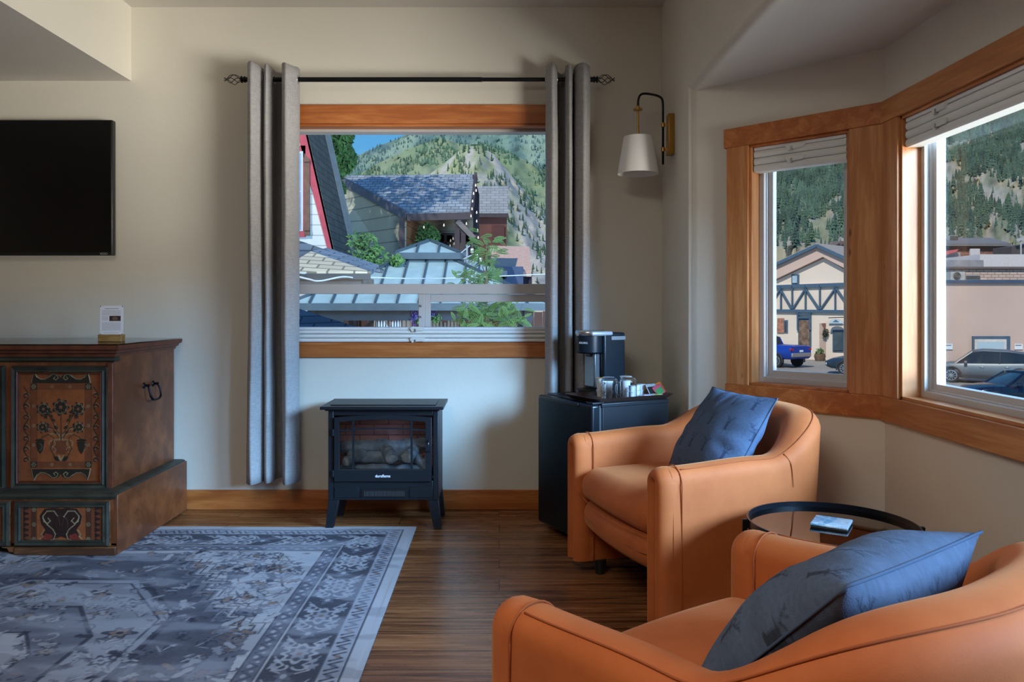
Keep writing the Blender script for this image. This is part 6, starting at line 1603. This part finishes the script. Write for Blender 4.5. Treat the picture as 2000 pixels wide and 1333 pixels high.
for lab, a, b in (('small white notice on the pink wall, left of the mural', 1844, 1860), ('small white notice on the pink wall, right of the mural', 1981, 1997)):
    ns = thing('wall_notice', lab, 'notice', P((a+b)/2, 678, 41.9)); pbx(a, 672, b, 683, 41.97, .03).build('board', M_WHITEP, ns)
    pbx(a+2, 674, b-2, 675.5, 41.935, .01).build('printed_line', plain('notice_grey', C(130, 130, 136), .7), ns)
# roofs and boxes behind the pink wall
ub = thing('brick_annex', 'pale pink brick building rising behind the blank wall', 'building', P(1920, 535, 50.5))
MB().box((P(1838, 0, 52).x, 52, GZ), (60, 60, P(0, 524, 52).z)).build('wall', shingle('pale_brick', C(206, 178, 162), .5, .18, .02, 'xz', .08), ub)
MB().box((P(1837, 0, 51.9).x, 51.8, P(0, 525.5, 52).z), (60, 60, P(0, 521.5, 52).z)).build('coping', plain('brown_coping', C(110, 96, 90), .8), ub)
def acunit(label, px0, px1, py0, py1, Y, fan):
    a = thing('air_conditioner', label, 'air conditioner', P((px0+px1)/2, py1, Y))
    q0, q1 = P(px0, py1, Y), P(px1, py0, Y)
    MB().box((q0.x, Y, q0.z-.14), (q1.x, Y+.6, q1.z)).build('casing', plain('ac_beige', C(196, 188, 176), .5, .2), a)
    if fan:
        c = Vector((q0.x+(q1.x-q0.x)*.42, Y-.03, (q0.z+q1.z)/2)); r_ = (q1.z-q0.z)*.42
        for k in range(4): MB().tube([c+Vector((r_*(k+1)/4*math.cos(t_), 0, r_*(k+1)/4*math.sin(t_))) for t_ in [2*math.pi*i/24 for i in range(24)]], .018, 5, closed=True).build('fan_grille', plain('ac_dark', C(96, 92, 88), .5), a)
    else:
        m = MB()
        for i in range(14): xx = q0.x+(q1.x-q0.x)*(i+.5)/14; m.box((xx-.02, Y-.04, q0.z+.05), (xx+.02, Y, q1.z-.05))
        m.build('louvres', plain('ac_dark', C(96, 92, 88), .5), a)
acunit('round fan air conditioner on the roof above the pink wall', 1857, 1885, 531, 547.5, 46, True)
acunit('long low louvred air conditioner beside the fan unit', 1886, 1914, 537, 547.5, 46, False)
wp = thing('white_parapet_building', 'white parapet wall of a flat roofed building, right edge', 'building', P(1960, 510, 66))
MB().box((P(1914, 0, 66).x, 66, GZ), (80, 74, P(0, 497, 66).z)).build('wall', plain('white_render', C(214, 206, 202), .85, var=.05), wp)
MB().box((P(1840, 0, 65).x-8, 64.5, P(0, 522, 65).z), (P(1914, 0, 65).x, 68, P(0, 509, 65).z)).build('flat_roof_edge', plain('grey_edge', C(150, 148, 150), .8, var=.3, vs=1), wp)
bb_ = thing('brick_building', 'old red brick building with a grey flat roof under the hillside', 'building', P(1900, 490, 84))
MB().box((P(1700, 0, 84).x, 84, GZ), (P(1976, 0, 84).x, 92, P(0, 480, 84).z)).build('wall', shingle('red_brick', C(150, 104, 88), .6, .22, .02, 'xz', .15), bb_)
MB().prism([P(1700, 481, 83.5), P(1975, 481, 83.5), P(1935, 470, 92), P(1700, 470, 92)], (0, 0, .3)).build('roof', plain('grey_flat_roof', C(120, 116, 114), .9, var=.12), bb_)
MB().box(tuple(P(1893, 508, 83.9)), tuple(P(1914, 486, 83.7))).build('white_box', plain('white_render', C(214, 206, 202), .85), bb_)
acunit('white rooftop cooler standing on the brick building', 1855, 1871, 460, 472, 88, False)
rd = thing('red_awning', 'small building with a sloping red awning left of the white parapet', 'awning', P(1855, 500, 74))
MB().prism([P(1843, 500, 74), P(1843, 492, 74), P(1873, 487, 74), P(1868, 492, 74)], (0, 1.5, 0)).build('awning_cloth', plain('awning_red', C(190, 90, 84), .7), rd)
MB().box((P(1840, 512, 74.5).x, 74.5, GZ), tuple(P(1870, 494, 75))).build('wall', plain('shed_grey', C(150, 142, 138), .8, var=.3, vs=1), rd)
gr_ = thing('dark_shed', 'dark roofed shed with a pole at the right edge under the hill', 'shed', P(1990, 490, 78))
MB().prism([P(1976, 482, 78), P(2060, 468, 78), P(2060, 498, 78), P(1976, 498, 78)], (0, 3, 0)).build('wall', plain('shed_dark', C(84, 76, 74), .8, var=.2), gr_)
MB().cyl(P(1994, 497, 77.5), P(1994, 470, 77.5), .08, n=8).beam(P(1984, 470, 77.5), P(2010, 464, 77.5), .3, .25).build('pole_and_cap', plain('pole_grey', C(176, 172, 168), .7), gr_)

# ---------------------------------------------------------------- vehicles
M_TYRE = plain('tyre_rubber', C(34, 34, 36), .8, var=.1); M_RIM = plain('alloy_rim', C(176, 178, 182), .3, .8, var=.1); M_CGL = plain('car_glass', C(38, 46, 52), .06, .0, var=.15, vs=1)
M_TAIL = plain('tail_lamp_red', C(170, 30, 32), .2, var=.1); M_HEAD = plain('head_lamp', C(220, 226, 230), .1, .2, var=.0); M_CLAD = plain('dark_cladding', C(48, 48, 50), .7)
def vehicle(name, label, cat, loc, rz, paint, L, Wd, wb0, wb1, wr, stations, glass_st, plate=True, bed=None):
    """stations: (x, z_bottom, z_belt, halfwidth); glass_st: (x, z_roof, halfwidth at roof); front = +x"""
    root = thing(name, label, cat, loc, rz)
    vs = []; fs = []; k = 0
    for x, zb, zt, hw in stations:
        zm = zb+(zt-zb)*.5
        ring = [(-hw*.86, zb), (-hw*.98, zb+.10), (-hw, zm), (-hw*.985, zt-.10), (-hw*.93, zt-.01), (-hw*.70, zt+.025), (0, zt+.04), (hw*.70, zt+.025), (hw*.93, zt-.01), (hw*.985, zt-.10), (hw, zm), (hw*.98, zb+.10), (hw*.86, zb)]
        k = len(ring); vs += [(x, y, z) for y, z in ring]
    n = len(stations)
    for i in range(n-1):
        for j in range(k): fs.append((i*k+j, i*k+(j+1) % k, (i+1)*k+(j+1) % k, (i+1)*k+j))
    fs += [tuple(range(k)), tuple(range((n-1)*k, n*k))]
    MB().add(vs, fs).build('body', paint, root, smooth=50, local=True)
    # greenhouse: glass band, roof skin, pillars
    def belt(x):
        for (a, _, za, ha), (b, _, zb, hb) in zip(stations, stations[1:]):
            if min(a, b) <= x <= max(a, b): t_ = (x-a)/(b-a); return za+(zb-za)*t_, ha+(hb-ha)*t_
        return stations[-1][2], stations[-1][3]
    vs = []; fs = []
    for x, zr, hr in glass_st:
        zb, hb = belt(x); zb -= .03
        hb *= .93; h2 = hr
        vs += [(x, -hb, zb), (x, -(hb*.35+h2*.65), zb+(zr-zb)*.6), (x, -h2, zr-.03), (x, -h2*.7, zr), (x, h2*.7, zr), (x, h2, zr-.03), (x, hb*.35+h2*.65, zb+(zr-zb)*.6), (x, hb, zb)]
    n = len(glass_st); k = 8
    for i in range(n-1):
        for j in range(k-1): fs.append((i*k+j, i*k+j+1, (i+1)*k+j+1, (i+1)*k+j))
    fs += [tuple(range(k)), tuple(range((n-1)*k, n*k))]
    MB().add(vs, fs).build('window_glass', M_CGL, root, smooth=40, local=True)
    m = MB(); vs2 = []
    inner = glass_st[1:-1]
    for x, zr, hr in inner: vs2 += [(x, -hr-.012, zr-.05), (x, -hr*.7, zr+.012), (x, hr*.7, zr+.012), (x, hr+.012, zr-.05)]
    fs2 = [(i*4+j, i*4+j+1, (i+1)*4+j+1, (i+1)*4+j) for i in range(len(inner)-1) for j in range(3)]
    MB().add(vs2, fs2).build('roof', paint, root, smooth=40, local=True, solid=.03)
    for side in (-1, 1):
        for (i0, i1) in ((0, 1), (n-1, n-2)):
            x0, zr0, h0 = glass_st[i0]; x1, zr1, h1 = glass_st[i1]; zb, hb = belt(x0)
            MB().tube([(x0, side*hb*.93, zb-.02), (x1, side*h1, zr1-.03)], .035, 6).build('pillar', paint, root, local=True)
        xm = (glass_st[1][0]+glass_st[-2][0])/2; zb, hb = belt(xm); zr = max(g[1] for g in glass_st)
        MB().tube([(xm, side*hb*.935, zb-.02), (xm-.05, side*(glass_st[1][2]+.012), zr-.05)], .035, 6).build('pillar', M_CLAD, root, local=True)
        for wx in (wb0, wb1):
            hwx = belt(wx)[1]
            MB().cyl((wx, side*(hwx-.22), wr), (wx, side*(hwx+.005), wr), wr, n=28).build('tyre', M_TYRE, root, smooth=40, local=True)
            m = MB().cyl((wx, side*(hwx-.02), wr), (wx, side*(hwx+.008), wr), wr*.22, n=12)
            for q in range(10):
                a = 2*math.pi*q/10; m.beam((wx+wr*.1*math.cos(a), side*(hwx+.006), wr+wr*.1*math.sin(a)), (wx+wr*.66*math.cos(a), side*(hwx+.006), wr+wr*.66*math.sin(a)), .03, wr*.14, (0, 1, 0))
            m.tube([(wx+wr*.66*math.cos(t_), side*(hwx+.004), wr+wr*.66*math.sin(t_)) for t_ in [2*math.pi*i/24 for i in range(24)]], .022, 6, closed=True)
            m.build('rim', M_RIM, root, smooth=40, local=True)
            MB().tube([(wx+wr*1.16*math.cos(t_), side*(hwx+.002), wr+wr*1.14*math.sin(t_)) for t_ in [math.pi*(-.08+1.16*i/20) for i in range(21)]], .045, 6).build('wheel_arch', M_CLAD, root, smooth=True, local=True)
        zb, hb = belt((wb0+wb1)/2)
        MB().box((min(wb0, wb1)+wr*1.2, side*hb*.99-.03, stations[len(stations)//2][1]-.02), (max(wb0, wb1)-wr*1.2, side*hb*.99+.03, stations[len(stations)//2][1]+.14)).build('sill_cladding', M_CLAD, root, local=True, bevel=.02)
        for dx in (.42, -.62):
            xh = (wb0+wb1)/2+dx-.3; zb, hb = belt(xh); MB().box((xh-.10, side*(hb+.0), zb-.20), (xh+.10, side*(hb+.025), zb-.16)).build('door_handle', M_CHROME, root, local=True, bevel=.008)
        xm = glass_st[-2][0]; zb, hb = belt(xm+.3); MB().rbox((xm+.28, side*(hb+.10), zb+.06), (.07, .10, .07), .04, 3, 2).build('door_mirror', paint, root, smooth=True, local=True)
    x0, zb0, zt0, h0 = stations[0]; x1, zb1, zt1, h1 = stations[-1]
    for side in (-1, 1):
        MB().rbox((x0+.16, side*h0*.86, zt0-.16), (.20, h0*.16, .07), .04, 3, 2).build('tail_lamp', M_TAIL, root, smooth=True, local=True)
        MB().rbox((x1-.14, side*h1*.78, zt1-.14), (.20, h1*.20, .07), .05, 3, 2).build('head_lamp', M_HEAD, root, smooth=True, local=True)
    MB().rbox((x0+.02, 0, zb0+.20), (.10, h0*.95, .13), .05, 3, 4).build('rear_bumper', M_RIM if bed else M_CLAD, root, smooth=True, local=True)
    MB().rbox((x1-.02, 0, zb1+.18), (.10, h1*.92, .13), .05, 3, 4).build('front_bumper', M_CLAD, root, smooth=True, local=True)
    MB().box((x0-.04, -.16, zb0+.38), (x0-.02, .16, zb0+.50)).build('number_plate', M_WHITEP, root, local=True)
    return root
M_GREYP = plain('silver_grey_paint', C(100, 108, 113), .42, .25, var=.02); M_NAVY = plain('navy_car_paint', C(26, 42, 62), .15, .5, var=.02); M_BLUEP = plain('blue_truck_paint', C(38, 74, 168), .25, .4, var=.03)
M_DKG = plain('dark_teal_paint', C(54, 70, 84), .2, .4, var=.02)
suv_st = [(-2.28, .42, .98, .74), (-2.12, .34, 1.10, .86), (-1.5, .30, 1.06, .93), (-.4, .28, 1.02, .95), (.8, .28, .99, .95), (1.5, .30, .96, .92), (2.05, .34, .84, .82), (2.30, .42, .72, .66)]
suv_gl = [(-2.18, 1.12, .70), (-1.72, 1.52, .62), (-.9, 1.64, .66), (.1, 1.66, .66), (.55, 1.58, .64), (1.30, .99, .70)]
cS = P(1924, 745, 38.6)
vehicle('car', 'silver grey crossover car parked in front of the pink wall', 'car', (cS.x, cS.y, GZ), math.pi-.55, M_GREYP, 4.6, 1.9, -1.4, 1.45, .37, suv_st, suv_gl)
mini_st = [(-1.95, .38, .92, .72), (-1.8, .30, .98, .82), (-1.1, .26, .97, .86), (0, .25, .95, .87), (1.0, .27, .93, .86), (1.65, .30, .84, .80), (1.93, .38, .70, .62)]
mini_gl = [(-1.80, 1.00, .66), (-1.45, 1.34, .60), (-.5, 1.42, .62), (.20, 1.40, .61), (.85, .96, .66)]
cM = P(1985, 790, 28.5)
vehicle('car', 'dark navy hatchback car at the bottom right corner of the large window', 'car', (cM.x+.1, cM.y, GZ), math.pi-.10, M_NAVY, 3.9, 1.75, -1.2, 1.3, .33, mini_st, mini_gl)
tk_st = [(-2.95, .62, 1.32, .90), (-2.8, .55, 1.36, .97), (-1.0, .50, 1.36, 1.0), (.2, .48, 1.34, 1.0), (1.4, .48, 1.34, 1.0), (2.5, .52, 1.28, .97), (2.85, .60, 1.15, .85)]
tk_gl = [(-.75, 1.36, .84), (-.62, 1.86, .74), (.1, 1.96, .76), (.7, 1.92, .75), (1.35, 1.38, .82)]
cT = P(1534, 714, 48.5)
tr_ = vehicle('pickup_truck', 'bright blue pickup truck parked by the inn, seen from behind', 'truck', (cT.x-.8, cT.y+1.6, GZ), math.radians(118), M_BLUEP, 5.8, 2.0, -1.9, 1.9, .42, tk_st, tk_gl, bed=True)
MB().box((-2.985, -.80, .80), (-2.955, .80, 1.30)).build('tailgate', M_BLUEP, tr_, local=True, bevel=.02)
cD = P(1662, 735, 43)
vehicle('car', 'dark teal car just showing at the lower right of the narrow window', 'car', (cD.x+1.2, cD.y, GZ), math.pi-.5, M_DKG, 4.2, 1.8, -1.3, 1.35, .36, suv_st, suv_gl)
